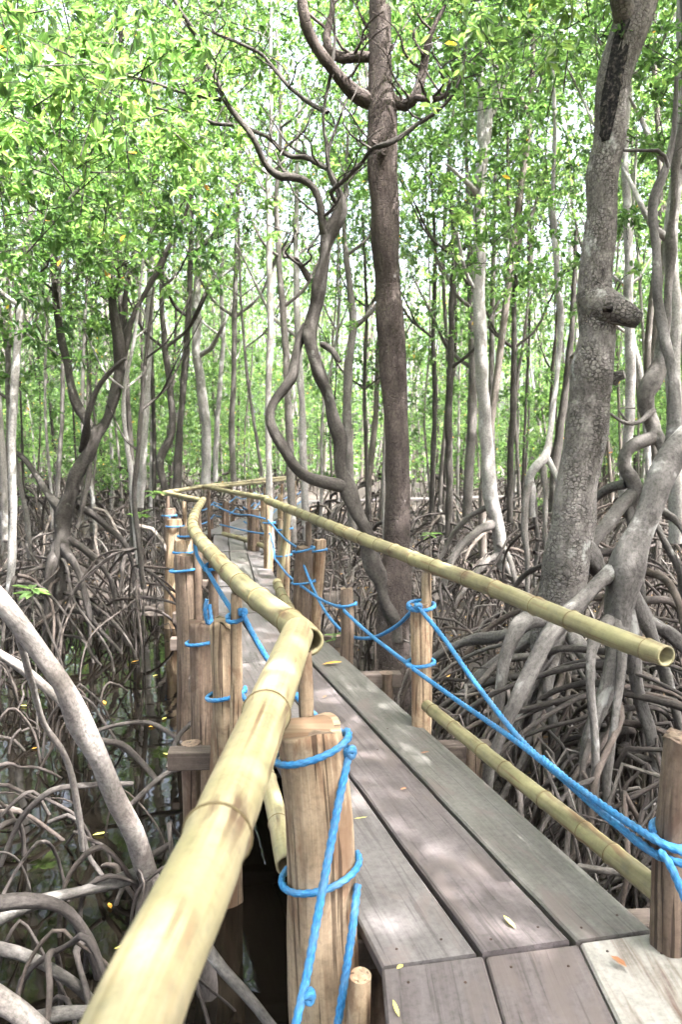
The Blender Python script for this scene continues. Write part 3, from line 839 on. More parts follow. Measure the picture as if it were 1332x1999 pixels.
# ------------------------------------------------------------------ foliage shapes shared by the trees
def crown_mesh(name, seed, rx, h, clumps, ros, leaf_len=0.115, spread=0.36, per=9, lowbias=1.0, twig=True):
    """leaf rosettes gathered in clumps inside an uneven column; local z runs from 0 to h"""
    rs = np.random.RandomState(seed)
    g = Geo()
    C = []
    while len(C) < clumps:
        u = rs.uniform(-1, 1, 2)
        if u @ u > 1: continue
        z = rs.uniform(0, 1) ** lowbias
        wdt = 0.55 + 0.45 * math.sin(PI * min(1, max(0, 0.12 + 0.8 * z)))
        C.append((u[0] * rx * wdt, u[1] * rx * wdt, z * h))
    C = np.array(C)
    k = rs.poisson(ros, clumps) + 2
    cid = np.repeat(np.arange(clumps), k)
    sp = spread * rs.uniform(0.6, 1.35, clumps)
    off = rs.normal(0, 1, (len(cid), 3)) * np.array([1, 1, 0.55]) * sp[cid][:, None]
    R0 = C[cid] + off
    out = norm(off + np.array([0, 0, 0.35]) + rs.normal(0, 0.25, off.shape))
    nl = rs.poisson(per, len(R0)) + 3
    lid = np.repeat(np.arange(len(R0)), nl)
    n = len(lid)
    ax = norm(out[lid] * 0.45 + rs.normal(0, 0.62, (n, 3)) + np.array([0, 0, -0.12]))
    base = R0[lid] + ax * 0.012 + rs.normal(0, 0.012, (n, 3))
    nrm = norm(np.array([0, 0, 1.0]) + rs.normal(0, 0.45, (n, 3)))
    L = leaf_len * rs.uniform(0.65, 1.2, n)
    tint = np.clip(0.45 + 0.17 * rs.normal(0, 1, clumps)[cid][lid] + 0.2 * rs.normal(0, 1, n), 0.0, 0.95)
    yel = rs.uniform(0, 1, n) < 0.003
    tint[yel] = rs.uniform(0.985, 1.0, yel.sum())
    leaves(g, base, ax, nrm, L, L * rs.uniform(0.38, 0.5, n), tint)
    if twig:
        sel = rs.uniform(0, 1, len(cid)) < 0.6
        b = R0[sel]; a = C[cid][sel] * 0.55 + b * 0.45 + rs.normal(0, 0.10, b.shape) + np.array([0, 0, -0.10])
        d = norm(b - a); s1 = norm(np.cross(d, [0.31, 0.2, 0.93])); s2 = np.cross(d, s1)
        q = []
        for j, rr in ((0, 0.0045), (1, 0.002)):
            c = a if j == 0 else b
            for t3 in range(3):
                an = t3 * 2.0944
                q.append(c + rr * (math.cos(an) * s1 + math.sin(an) * s2))
        v = np.stack(q, 1).reshape(-1, 3)
        kk = (np.arange(len(a)) * 6)[:, None]
        f = np.concatenate([kk + np.array([[0, 1, 4, 3]]), kk + np.array([[1, 2, 5, 4]]), kk + np.array([[2, 0, 3, 5]])], 1).reshape(-1, 4)
        g.add(v, f, v, 0.4, 1)
    return g.mesh(name, [M['leaf'], M['bark_dark']])

COLUMN = [crown_mesh('crown', 100 + k, 1.8, 9.0, 46, 13, 0.077, 0.44) for k in range(4)]
ROUND = [crown_mesh('crown', 200 + k, 1.35, 2.3, 19, 12, 0.078, 0.34) for k in range(4)]
SPRAY = [crown_mesh('crown', 300 + k, 0.62, 0.8, 7, 7, 0.072, 0.25) for k in range(4)]

WISP = [crown_mesh('crown', 400 + k, 0.9, 1.6, 7, 4, 0.085, 0.22, 7) for k in range(5)]

def add_crown(parent, kinds, loc, s=1.0, idx=None, sz=None):
    me = kinds[random.randrange(len(kinds)) if idx is None else idx]
    o = bpy.data.objects.new('crown', me)
    o.location = tuple(float(a) - float(b) for a, b in zip(loc, parent.location))
    o.rotation_euler = (0, 0, random.uniform(0, 6.28))
    o.scale = (s, s, sz or s)
    o['kind'] = 'stuff'
    return link(o, parent)

# ------------------------------------------------------------------ named trees of the near and middle distance
def stem(g, q, sides=12, lump=0.10, step=0.06, mat=0, cap=(False, False), knob=0.14, slim_by=0.88):
    """q: (column, row, distance, width in pixels) along a trunk, branch or root"""
    pts = [P(a, b, d) for a, b, d, w in q]
    rad = [W(w, d) * slim_by for a, b, d, w in q]
    L = np.linalg.norm(np.diff(np.array(pts), axis=0), axis=1).sum()
    m = spline(np.column_stack([pts, rad]), max(len(q), int(L / 0.11)))
    rs = np.random.RandomState(int(abs(q[0][0] * 7 + q[-1][1] * 13)) % 100000)
    e = rs.normal(0, 1, (len(m), 4))
    e[1:-1] = 0.5 * e[1:-1] + 0.25 * (e[:-2] + e[2:])
    e[0] = e[-1] = 0
    m[:, :3] += e[:, :3] * np.minimum(m[:, 3:4], 0.12) * knob * 1.6
    m[:, 3] *= 1 + np.clip(e[:, 3] * knob, -0.2, 0.35)
    return tube(g, m[:, :3], m[:, 3], sides, step=step, lump=lump, mat=mat, cap=cap, rnd=0.5)
def root_path(p0, ang, R, zb, wob=0.06):
    dx, dy = math.cos(ang), math.sin(ang)
    h = p0[2] - zb
    pr = [(0, 0), (0.33, 0.06), (0.68, 0.30), (0.92, 0.66), (1.03, 1.0), (1.05, 1.15)]
    out = []
    for k, (u, v) in enumerate(pr):
        w = wob * 1.5 * R if 0 < k else 0
        out.append((p0[0] + dx * R * u + random.uniform(-w, w), p0[1] + dy * R * u + random.uniform(-w, w), p0[2] - h * v))
    return out
def prop_roots(t, centre, z0, z1, n, R, r, mat, angs=(0, 6.28), sides=8, fork=0.35, origin=None):
    for k in range(n):
        a = angs[0] + (angs[1] - angs[0]) * (k + random.uniform(0.1, 0.9)) / n
        z = random.uniform(z0, z1)
        rr = random.uniform(0.4, 0.95) * r
        Rk = R * random.uniform(0.55, 1.15) * (0.5 + 0.5 * (z - z0) / max(0.01, z1 - z0) + 0.2)
        p0 = (centre[0] + 0.02 * math.cos(a), centre[1] + 0.02 * math.sin(a), z)
        ex, ey = centre[0] + Rk * math.cos(a), centre[1] + Rk * math.sin(a)
        zb = float(ground_z(ex, ey))
        pth = root_path(p0, a, Rk, zb)
        g = Geo()
        tube(g, pth, [rr * q for q in (1.25, 1.0, 0.9, 0.82, 0.75, 0.7)], sides, step=0.09, lump=0.12, cap=(False, False))
        if random.random() < fork:
            m_ = pth[2]
            a2 = a + random.choice((-1, 1)) * random.uniform(0.5, 1.0)
            R2 = Rk * random.uniform(0.3, 0.55)
            zb2 = float(ground_z(m_[0] + R2 * math.cos(a2), m_[1] + R2 * math.sin(a2)))
            tube(g, root_path(m_, a2, R2, zb2), [rr * q for q in (0.8, 0.7, 0.65, 0.6, 0.55, 0.5)], max(6, sides - 2), step=0.1, lump=0.12, cap=(False, False))
        g.build('prop_root', M[mat], t, t.location)
def hero(label, trunk, bark_mat, branches=(), roots=(), root_mat='root', group=None, sides=18, lump=0.09, name='mangrove_tree', step=0.05, bsides=10, knob=0.14, slim_by=0.88, twig=0):
    base = P(*trunk[0][:3])
    t = thing(name, label, 'tree', (base[0], base[1], float(ground_z(base[0], base[1]))), group)
    g = Geo()
    stem(g, trunk, sides, lump, step, cap=(False, True), knob=knob, slim_by=slim_by)
    g.build('trunk', M[bark_mat], t, t.location)
    for b in branches:
        g = Geo(); stem(g, b, bsides, lump * 1.2, 0.06, cap=(False, True))
        rt = random.Random(int(b[0][0] * 3 + b[-1][1]))
        for _ in range(twig if len(b) > 4 else twig // 3):
            i = rt.randrange(1, len(b)); a_, b_, d_, w_ = b[i]
            if b_ > 620: continue
            sg = rt.choice((-1, 1)); ln = rt.uniform(35, 130); k1, k2 = rt.uniform(-.25, .25), rt.uniform(-.3, .3)
            w0 = min(6.5, w_ * 0.5)
            q = [(a_, b_, d_, w0), (a_ + sg * ln * (0.3 + k1), b_ - ln * 0.35, d_ + k2, w0 * 0.8), (a_ + sg * ln * (0.45 + k2), b_ - ln * 0.7, d_ + k2 * 2, w0 * 0.6), (a_ + sg * ln * (0.8 + k1), b_ - ln * 1.05, d_ + k2 * 3, w0 * 0.35)]
            stem(g, q, 5, 0.05, 0.09, knob=0.3)
            q2 = q[2]; stem(g, [q2, (q2[0] - sg * ln * 0.15, q2[1] - ln * 0.3, q2[2] + k1, w0 * 0.4), (q2[0] - sg * ln * 0.2, q2[1] - ln * 0.6, q2[2] + k1 * 2, w0 * 0.25)], 4, 0.05, 0.1, knob=0.3)
        g.build('branch', M[bark_mat], t, t.location)
    for r in roots:
        g = Geo(); stem(g, r, 10, 0.13, 0.06, knob=0.2, slim_by=0.66)
        g.build('prop_root', M[root_mat], t, t.location)
    return t

# the thick dark trunk in the middle
d = 6.6
T1 = hero('thick straight dark brown trunk rising in the middle behind the right handrail',
     [(768, 1420, d, 118), (768, 1330, d, 100), (770, 1250, d, 78), (773, 1150, d, 74), (776, 1080, d, 62), (776, 1000, d, 56), (775, 900, d, 55), (772, 800, d, 56), (768, 700, d, 57), (762, 600, d, 58), (755, 500, d, 60), (750, 400, d, 61), (748, 310, d, 63), (746, 230, d, 58), (744, 150, d, 52), (743, 60, d, 49), (742, -30, d, 47), (735, -160, d, 40), (740, -320, d, 26), (755, -480, d, 12)],
     'bark_brown',
     [[(728, 200, d, 34), (700, 186, d - .05, 30), (672, 160, d - .1, 26), (640, 120, d - .2, 25), (612, 80, d - .25, 24), (596, 40, d - .3, 24), (588, -10, d - .3, 20), (560, -90, d - .4, 12)],
      [(724, 112, d, 22), (690, 108, d + .05, 20), (655, 116, d + .1, 22), (642, 95, d + .1, 20), (641, 60, d + .15, 16), (650, 10, d + .2, 12), (640, -60, d + .2, 8)],
      [(768, 198, d, 26), (790, 206, d - .05, 24), (808, 198, d - .1, 22), (815, 170, d - .1, 20), (826, 135, d - .1, 18), (832, 100, d - .15, 16), (845, 60, d - .2, 10), (870, 10, d - .2, 7)],
      [(808, 190, d - .1, 16), (840, 194, d - .2, 14), (868, 192, d - .25, 12), (878, 170, d - .3, 9), (875, 148, d - .3, 6)],
      [(826, 108, d - .15, 12), (812, 90, d - .2, 9), (808, 60, d - .2, 6)],
      [(757, 100, d, 16), (765, 92, d - .08, 14)],
      [(745, 300, d - .12, 20), (752, 296, d - .2, 15)]],
     [[(760, 1240, d, 40), (735, 1310, d - .1, 34), (715, 1370, d - .15, 26), (705, 1450, d - .2, 20)],
      [(780, 1250, d, 40), (800, 1330, d - .1, 30), (815, 1440, d - .1, 22)],
      [(770, 1290, d, 40), (765, 1370, d - .2, 34), (760, 1470, d - .3, 24)],
      [(785, 1280, d + .1, 30), (830, 1330, d + .2, 22), (850, 1420, d + .3, 18)]], 'bark_brown', sides=26, knob=0.05, twig=5)

# the twisted stems that join it at the foot
d = 6.5
T1b = hero('crooked dark stem that loops and forks left of the thick central trunk',
     [(768, 1250, d, 50), (748, 1150, d, 52), (722, 1070, d, 44), (697, 1000, d, 40), (676, 940, d, 38), (661, 890, d, 36), (650, 830, d, 34), (638, 770, d, 32), (622, 720, d, 33), (606, 670, d, 37), (604, 630, d, 40), (617, 590, d, 40), (628, 540, d, 32), (636, 490, d, 30), (646, 450, d, 30), (662, 418, d, 26), (667, 392, d, 17), (652, 355, d, 15), (640, 325, d, 13), (642, 290, d, 12), (634, 240, d, 11), (636, 200, d, 9), (646, 140, d, 8), (655, 60, d, 6), (640, -30, d, 5)],
     'bark_dark',
     [[(672, 950, d, 30), (645, 943, d - .05, 29), (610, 932, d - .1, 27), (578, 912, d - .1, 26), (554, 878, d - .15, 25), (534, 845, d - .15, 25), (525, 815, d - .15, 23), (535, 785, d - .1, 22), (556, 760, d - .1, 22), (572, 735, d - .1, 22), (577, 700, d - .05, 20), (583, 665, d, 22), (600, 635, d, 26)],
      [(640, 460, d, 24), (628, 425, d - .05, 20), (622, 390, d - .1, 16), (606, 360, d - .1, 15), (575, 345, d - .15, 14), (541, 346, d - .2, 15), (520, 325, d - .2, 14), (505, 295, d - .25, 13), (490, 265, d - .3, 13), (468, 235, d - .3, 12), (440, 200, d - .35, 12), (425, 165, d - .4, 11), (405, 125, d - .4, 11), (385, 75, d - .45, 10), (360, 35, d - .5, 9), (335, -10, d - .5, 8)],
      [(640, 330, d, 12), (624, 322, d + .05, 12), (600, 308, d + .05, 11), (566, 306, d + .1, 11), (548, 295, d + .1, 10), (536, 275, d + .1, 9), (505, 258, d + .1, 9), (470, 245, d + .15, 9), (420, 240, d + .2, 8), (370, 225, d + .3, 7), (305, 210, d + .4, 5)],
      [(432, 195, d - .35, 9), (400, 190, d - .4, 8), (350, 178, d - .5, 8), (290, 160, d - .5, 7), (220, 142, d - .6, 6), (130, 150, d - .7, 4), (60, 145, d - .8, 3)],
      [(662, 400, d, 12), (645, 375, d - .05, 12), (668, 355, d - .1, 11), (700, 325, d - .15, 11), (728, 292, d - .4, 11), (756, 281, d - .55, 11), (790, 262, d - .5, 10), (826, 235, d - .5, 9), (868, 205, d - .5, 8), (895, 165, d - .5, 7), (905, 130, d - .5, 6), (912, 80, d - .5, 5)],
      [(605, 545, d, 16), (590, 520, d - .05, 13), (572, 500, d - .1, 12), (553, 500, d - .15, 9)],
      [(630, 672, d, 14), (650, 684, d - .1, 12), (664, 706, d - .15, 9)],
      [(640, 220, d, 9), (610, 205, d + .1, 8), (565, 170, d + .2, 8), (530, 130, d + .2, 7), (500, 100, d + .3, 7), (420, 65, d + .3, 6), (385, 45, d + .4, 4)],
      [(640, 300, d, 8), (655, 250, d + .1, 6), (680, 190, d + .2, 4)]],
     [], 'bark_brown', sides=18, lump=0.16, knob=0.28, slim_by=0.69, twig=9)
for q in ((300, 60, 5.2), (150, 60, 4.8), (430, -60, 5.6), (60, 180, 4.6), (230, 260, 5.6)):
    pass

# big blocky-barked trunk on the right
d = 5.2
T2 = hero('big leaning trunk with blocky cracked bark on the right',
     [(1072, 1330, d, 95), (1084, 1250, d, 118), (1097, 1170, d, 122), (1107, 1100, d, 118), (1118, 1020, d, 114), (1128, 950, d, 108), (1141, 860, d, 106), (1152, 780, d, 100), (1160, 700, d, 94), (1165, 640, d, 88), (1165, 580, d, 84), (1168, 500, d, 80), (1174, 420, d, 78), (1181, 340, d, 78), (1188, 260, d, 78), (1196, 190, d, 80), (1210, 120, d, 84), (1228, 60, d, 92), (1250, 0, d, 95), (1270, -70, d, 80), (1285, -160, d, 60), (1310, -280, d, 40), (1330, -400, d, 20)],
     'bark_block',
     [[(1150, 560, d - .0, 60), (1166, 586, d - .02, 74), (1184, 596, d - .05, 76), (1204, 604, d - .08, 68), (1222, 614, d - .10, 56), (1238, 622, d - .10, 50), (1246, 625, d - .10, 40)],
      [(1195, 745, d, 30), (1208, 735, d - .03, 26), (1220, 730, d - .05, 20)],
      [(1225, 60, d, 50), (1215, 10, d - .1, 44), (1196, -50, d - .2, 34), (1180, -120, d - .3, 24)]],
     [], 'root_grey', sides=30, lump=0.05, step=0.03, knob=0.06, slim_by=0.75)
# charred streak low on its upper trunk (a raised skin of burnt bark) and a solid plug coloured dark for the shade inside the knot
def patch(t, name, q, wfrac, mat, side_dir, lift=0.004):
    """a strip of bark lying on the trunk's near face"""
    g = Geo()
    pts = np.array([P(a, b, d_) for a, b, d_, w in q]); rad = np.array([W(w, d_) * 0.75 for a, b, d_, w in q])
    qq = spline(np.column_stack([pts, rad, wfrac]), 60)
    c, r, wf = qq[:, :3], qq[:, 3], qq[:, 4]
    tdir, _, _ = frames(c)
    view = norm(np.array([0, 0, EYE]) - c)
    V, T = [], []
    m = 15
    rs = np.random.RandomState(3)
    jag = rs.uniform(-0.22, 0.22, (60, 2)) + 0.14 * np.sin(np.arange(60)[:, None] * np.array([[0.9, 0.63]]) + np.array([[0, 2]]))
    for k in range(60):
        n0 = norm(view[k] - tdir[k] * (view[k] @ tdir[k])); s0 = np.cross(tdir[k], n0)
        for j in range(m):
            u = (j / (m - 1)) * 2 - 1
            ang = side_dir + u * wf[k] * 1.1 + (jag[k][0] if j == 0 else jag[k][1] if j == m - 1 else 0) * min(1, wf[k] * 2)
            ed = lift if 0 < j < m - 1 and 0 < k < 59 else -0.02
            V.append(c[k] + (r[k] * 1.045 + ed) * (math.cos(ang) * n0 + math.sin(ang) * s0)); T.append((u * 0.1, 0, k * 0.03))
    f = [(k * m + j, k * m + j + 1, (k + 1) * m + j + 1, (k + 1) * m + j) for k in range(59) for j in range(m - 1)]
    g.add(V, f, T)
    o = g.build(name, M[mat], t, t.location)
    return o
o = patch(T2, 'charred_bark', [(1186, 290, 5.2, 78), (1188, 260, 5.2, 78), (1192, 220, 5.2, 79), (1198, 180, 5.2, 81), (1210, 120, 5.2, 84), (1219, 80, 5.2, 88), (1227, 58, 5.2, 91)], [0.22, 0.38, 0.52, 0.52, 0.5, 0.42, 0.2], 'char', -0.12)
o['label'] = 'blackened burnt streak on the upper trunk'
g = Geo()
kc = P(1192, 602, 5.01)
tube(g, [kc + np.array([0, 0.06, 0]), kc, kc + np.array([0.0, -0.012, -0.004])], [0.03, 0.022, 0.012], 12, n=6, lump=0.2)
g.build('knot_hole_plug', M['char'], T2, T2.location)
# its stilt roots, in front and to both sides
for q in ([(1095, 1195, 5.1, 60), (1050, 1200, 4.95, 56), (1010, 1222, 4.8, 50), (985, 1275, 4.7, 46), (976, 1350, 4.65, 42), (962, 1430, 4.6, 38), (950, 1530, 4.6, 34)],
          [(1090, 1230, 5.0, 56), (1062, 1275, 4.8, 50), (1030, 1345, 4.7, 44), (1012, 1420, 4.65, 40), (1000, 1530, 4.6, 36)],
          [(1080, 1260, 5.1, 60), (1060, 1330, 5.0, 50), (1050, 1420, 5.0, 42), (1045, 1520, 5.0, 36)],
          [(1120, 1240, 5.0, 50), (1150, 1300, 4.8, 44), (1165, 1390, 4.7, 36), (1170, 1500, 4.65, 32)],
          [(1100, 1220, 5.3, 44), (1040, 1250, 5.4, 40), (960, 1300, 5.5, 30), (905, 1370, 5.6, 24), (890, 1470, 5.6, 20)],
          [(1120, 1060, 5.3, 60), (1160, 1090, 5.4, 56), (1210, 1150, 5.6, 46), (1260, 1210, 5.8, 36), (1290, 1330, 5.9, 30)],
          [(1100, 1240, 5.2, 40), (1030, 1230, 5.6, 36), (930, 1250, 6.0, 32), (850, 1290, 6.2, 24), (800, 1340, 6.3, 18)],
          [(1085, 1260, 5.0, 44), (1075, 1340, 4.7, 36), (1085, 1430, 4.5, 32), (1080, 1560, 4.4, 28)]):
    g = Geo(); stem(g, q, 12, 0.14, 0.05, knob=0.24, slim_by=0.62)
    g.build('prop_root', M['root_grey'], T2, T2.location)
prop_roots(T2, P(1095, 1200, 5.25), -0.35, 0.3, 24, 1.1, 0.030, 'root_grey', (2.2, 7.0))

# grey stem crossing at the right edge, on tall stilts
T3 = hero('grey lichen-blotched stem slanting in from the right edge on thick stilt roots',
     [(1208, 1230, 4.3, 78), (1206, 1190, 4.3, 92), (1213, 1130, 4.3, 104), (1238, 1060, 4.35, 96), (1270, 985, 4.4, 88), (1302, 915, 4.5, 80), (1340, 850, 4.6, 74), (1395, 770, 4.8, 66), (1450, 600, 5.0, 58), (1470, 300, 5.2, 50), (1440, 0, 5.2, 40), (1450, -200, 5.2, 20)],
     'root_grey',
     [[(1300, 920, 4.5, 44), (1320, 860, 4.6, 38), (1318, 780, 4.7, 26), (1308, 700, 4.8, 24), (1296, 640, 4.9, 24), (1286, 560, 5.0, 22), (1279, 470, 5.1, 20), (1276, 390, 5.1, 18), (1300, 330, 5.1, 15), (1318, 250, 5.1, 12), (1322, 150, 5.1, 8)],
      [(1218, 294, 5.0, 7), (1260, 294, 5.0, 7), (1300, 298, 5.0, 8), (1306, 325, 5.05, 8)]],
     [[(1195, 1120, 4.3, 60), (1140, 1170, 4.15, 54), (1085, 1230, 4.0, 48), (1040, 1300, 3.95, 44), (1005, 1370, 3.9, 42), (975, 1440, 3.9, 38), (950, 1540, 3.9, 36)],
      [(1205, 1200, 4.3, 66), (1200, 1270, 4.2, 52), (1180, 1360, 4.1, 46), (1150, 1450, 4.05, 42), (1140, 1580, 4.0, 36)],
      [(1215, 1210, 4.3, 50), (1212, 1290, 4.1, 30), (1205, 1380, 4.0, 27), (1190, 1520, 3.9, 25), (1180, 1700, 3.85, 24)],
      [(1222, 1190, 4.3, 60), (1235, 1280, 4.3, 50), (1250, 1370, 4.3, 42), (1280, 1450, 4.25, 36), (1296, 1560, 4.2, 30)],
      [(1230, 1150, 4.35, 50), (1270, 1240, 4.5, 42), (1310, 1340, 4.6, 36), (1335, 1460, 4.6, 30)],
      [(1190, 1210, 4.25, 40), (1160, 1260, 4.0, 30), (1155, 1350, 3.85, 26), (1165, 1480, 3.8, 24), (1150, 1650, 3.75, 22)],
      [(1225, 1170, 4.4, 40), (1262, 1210, 4.6, 34), (1310, 1235, 4.8, 30), (1370, 1290, 4.9, 26)]], 'root_grey', sides=22, lump=0.10, step=0.04, knob=0.18, slim_by=0.62)
prop_roots(T3, P(1210, 1180, 4.35), -0.3, 0.35, 34, 0.95, 0.024, 'root', (-0.8, 4.4), fork=0.6)

T3b = hero('twisted knotted trunk between the big leaning trunk and the right edge',
     [(1222, 1010, 6.2, 40), (1238, 950, 6.2, 50), (1222, 905, 6.2, 46), (1236, 872, 6.2, 44), (1266, 860, 6.2, 42), (1282, 840, 6.2, 40), (1268, 805, 6.2, 44), (1266, 770, 6.2, 46), (1284, 735, 6.2, 50), (1296, 690, 6.2, 40), (1300, 640, 6.2, 32), (1308, 540, 6.3, 28), (1314, 440, 6.3, 26), (1320, 340, 6.3, 25), (1332, 230, 6.3, 24), (1340, 100, 6.3, 22), (1330, -100, 6.3, 20), (1340, -280, 6.3, 8)],
     'bark_grey', [[(1282, 846, 6.2, 30), (1300, 880, 6.15, 28), (1290, 930, 6.1, 30), (1262, 985, 6.1, 26)], [(1276, 800, 6.2, 16), (1240, 828, 6.1, 11), (1210, 820, 6.0, 8), (1192, 808, 5.95, 6)], [(1230, 828, 6.1, 7), (1205, 800, 6.1, 5), (1240, 797, 6.2, 4)]],
     [[(1235, 965, 6.2, 44), (1200, 1000, 6.1, 36), (1165, 1050, 6.0, 30), (1130, 1120, 5.9, 26), (1110, 1300, 5.9, 24)], [(1230, 990, 6.2, 34), (1240, 1060, 6.1, 28), (1250, 1160, 6.0, 24), (1240, 1340, 6.0, 22)], [(1225, 945, 6.2, 30), (1180, 960, 6.4, 26), (1130, 1010, 6.6, 24), (1100, 1090, 6.7, 20), (1085, 1250, 6.7, 18)], [(1262, 985, 6.1, 24), (1295, 1050, 6.2, 22), (1330, 1130, 6.3, 20), (1340, 1300, 6.3, 18)], [(1250, 960, 6.2, 30), (1300, 1000, 6.2, 28), (1345, 1060, 6.2, 26), (1360, 1250, 6.2, 24)]], 'root_grey', sides=16, lump=0.14, slim_by=0.62, knob=0.24)
prop_roots(T3b, P(1238, 960, 6.3), -0.2, 0.7, 10, 1.3, 0.035, 'root')

# slender pale trunk with arching roots right of centre
d = 10
T4 = hero('pale slender straight trunk on arching roots right of the central trunk',
     [(985, 1130, d, 22), (978, 1085, d, 30), (972, 1030, d, 34), (958, 960, d, 36), (952, 880, d, 34), (946, 800, d, 32), (940, 700, d, 32), (936, 600, d, 31), (936, 500, d, 30), (938, 400, d, 28), (942, 330, d, 27), (950, 260, d, 24), (955, 220, d, 20), (968, 185, d, 16), (972, 150, d, 13), (960, 110, d, 10), (935, 70, d, 7)],
     'bark_pale', [[(944, 300, d, 16), (940, 240, d, 14), (940, 160, d, 12), (938, 60, d, 9), (930, -60, d, 5)], [(934, 385, d, 14), (915, 360, d - .1, 12), (890, 335, d - .2, 9), (870, 320, d - .2, 5)], [(932, 570, d, 9), (912, 535, d - .1, 8), (898, 480, d - .2, 6), (890, 420, d - .3, 4)], [(962, 225, d, 12), (978, 190, d + .1, 9), (990, 150, d + .2, 5)]],
     [[(966, 1020, d, 26), (930, 1040, d - .2, 22), (895, 1075, d - .3, 20), (870, 1130, d - .4, 17), (860, 1230, d - .4, 15)], [(976, 1085, d, 26), (1000, 1125, d - .1, 22), (1030, 1138, d - .15, 20), (1060, 1135, d - .2, 18), (1085, 1180, d - .2, 14)],
      [(976, 1080, d, 24), (945, 1100, d - .3, 20), (915, 1140, d - .5, 17), (890, 1180, d - .6, 14), (880, 1260, d - .6, 12)], [(962, 985, d, 20), (915, 1010, d + .2, 18), (880, 1050, d + .3, 14), (850, 1110, d + .3, 12)], [(972, 1060, d, 20), (995, 1090, d - .4, 16), (1005, 1150, d - .5, 14), (1010, 1230, d - .5, 12)]], 'bark_grey', sides=12, knob=0.06, slim_by=0.78)
prop_roots(T4, P(970, 1040, d), -0.3, 0.4, 12, 1.3, 0.026, 'root')

# arched stump-like root tree behind
T4b = hero('small mangrove with a hooped grey root arch left of the big leaning trunk',
     [(1040, 1010, 8.6, 26), (1034, 960, 8.6, 30), (1036, 925, 8.6, 32), (1056, 905, 8.6, 30), (1070, 880, 8.7, 22), (1078, 820, 8.8, 18), (1088, 740, 8.9, 18), (1094, 640, 9, 18), (1090, 560, 9, 17), (1086, 480, 9, 16), (1080, 380, 9, 14), (1085, 250, 9, 11), (1078, 100, 9, 7)],
     'bark_pale', [[(1066, 890, 8.7, 16), (1088, 925, 8.5, 16), (1098, 960, 8.4, 16)]],
     [[(1038, 940, 8.6, 24), (1024, 1010, 8.5, 18), (1030, 1090, 8.4, 15), (1028, 1230, 8.4, 12)], [(1060, 905, 8.6, 20), (1064, 970, 8.5, 16), (1066, 1050, 8.4, 15), (1080, 1120, 8.3, 13)], [(1040, 960, 8.6, 18), (1050, 1050, 8.7, 15), (1045, 1160, 8.8, 12)]], 'bark_grey', sides=10, slim_by=0.62, knob=0.22)
prop_roots(T4b, P(1045, 960, 8.6), -0.3, 0.7, 9, 1.0, 0.022, 'root')

# dark forked tree on the left
d = 9
T5 = hero('dark forked mangrove leaning to the right at the left side of the channel',
     [(112, 1170, d, 44), (116, 1100, d, 50), (122, 1030, d, 52), (136, 970, d, 46), (156, 915, d, 42), (180, 870, d, 42), (206, 825, d, 36), (222, 780, d, 30), (232, 730, d, 28), (238, 690, d, 28), (250, 640, d, 22), (268, 595, d, 18), (290, 560, d, 17), (310, 520, d, 16), (335, 470, d, 13), (358, 425, d, 10), (380, 360, d, 7)],
     'bark_dark',
     [[(185, 862, d, 26), (165, 815, d + .1, 24), (145, 775, d + .1, 20), (132, 720, d + .15, 18), (118, 650, d + .2, 17), (108, 570, d + .2, 15), (106, 490, d + .25, 13), (112, 420, d + .3, 9)],
      [(234, 720, d, 22), (232, 665, d - .1, 20), (222, 610, d - .15, 18), (213, 560, d - .2, 15), (205, 525, d - .2, 10)],
      [(238, 680, d, 14), (242, 620, d + .1, 12), (246, 560, d + .1, 10), (262, 500, d + .15, 7)],
      [(160, 880, d, 16), (170, 820, d - .3, 13), (190, 760, d - .4, 12), (220, 720, d - .45, 11), (245, 700, d - .5, 8)],
      [(120, 1000, d, 20), (90, 960, d + .2, 16), (50, 900, d + .4, 12), (20, 880, d + .5, 9)],
      [(176, 900, d, 12), (168, 960, d - .1, 11), (150, 1030, d - .2, 10)]],
     [[(112, 1060, d, 34), (98, 1110, d - .2, 26), (92, 1180, d - .3, 18), (90, 1260, d - .3, 14)], [(120, 1060, d, 30), (150, 1110, d - .3, 20), (170, 1180, d - .4, 16), (175, 1260, d - .4, 13)], [(126, 1050, d, 24), (175, 1080, d + .1, 20), (215, 1130, d + .1, 15), (230, 1220, d + .1, 12)], [(150, 990, d, 20), (190, 1010, d + .2, 18), (240, 1060, d + .3, 14), (270, 1130, d + .3, 12)]], 'root', sides=14, lump=0.12, knob=0.22, slim_by=0.60, twig=6)
prop_roots(T5, P(118, 1090, d), -0.45, 0.3, 22, 1.25, 0.026, 'root', (2.5, 8.0), fork=0.6)

# pale stem leaning through the left foreground, with its tangle of stilts in the water
T6 = hero('pinkish pale stem slanting down into the water in the left foreground',
     [(345, 1830, 3.8, 60), (298, 1722, 3.62, 58), (262, 1635, 3.5, 54), (230, 1565, 3.42, 52), (198, 1495, 3.35, 54), (168, 1430, 3.3, 62), (148, 1390, 3.25, 62), (120, 1338, 3.2, 52), (88, 1288, 3.15, 50), (50, 1235, 3.1, 50), (0, 1175, 3.05, 50), (-80, 1080, 3.0, 48), (-200, 900, 2.9, 44), (-330, 600, 2.9, 36), (-420, 200, 2.9, 26), (-440, -200, 2.9, 12)],
     'stem_pink', [[(235, 1600, 4.0, 12), (200, 1500, 3.9, 15), (130, 1380, 3.8, 18), (70, 1325, 3.75, 20), (30, 1295, 3.75, 20), (-30, 1260, 3.75, 20)],
                   [(30, 1215, 3.1, 20), (60, 1330, 3.3, 18), (90, 1420, 3.5, 16), (130, 1480, 3.6, 15), (150, 1560, 3.7, 13), (160, 1660, 3.8, 11)]],
     [], 'root', sides=20, lump=0.09, step=0.04, knob=0.06, slim_by=0.74)
g = Geo()
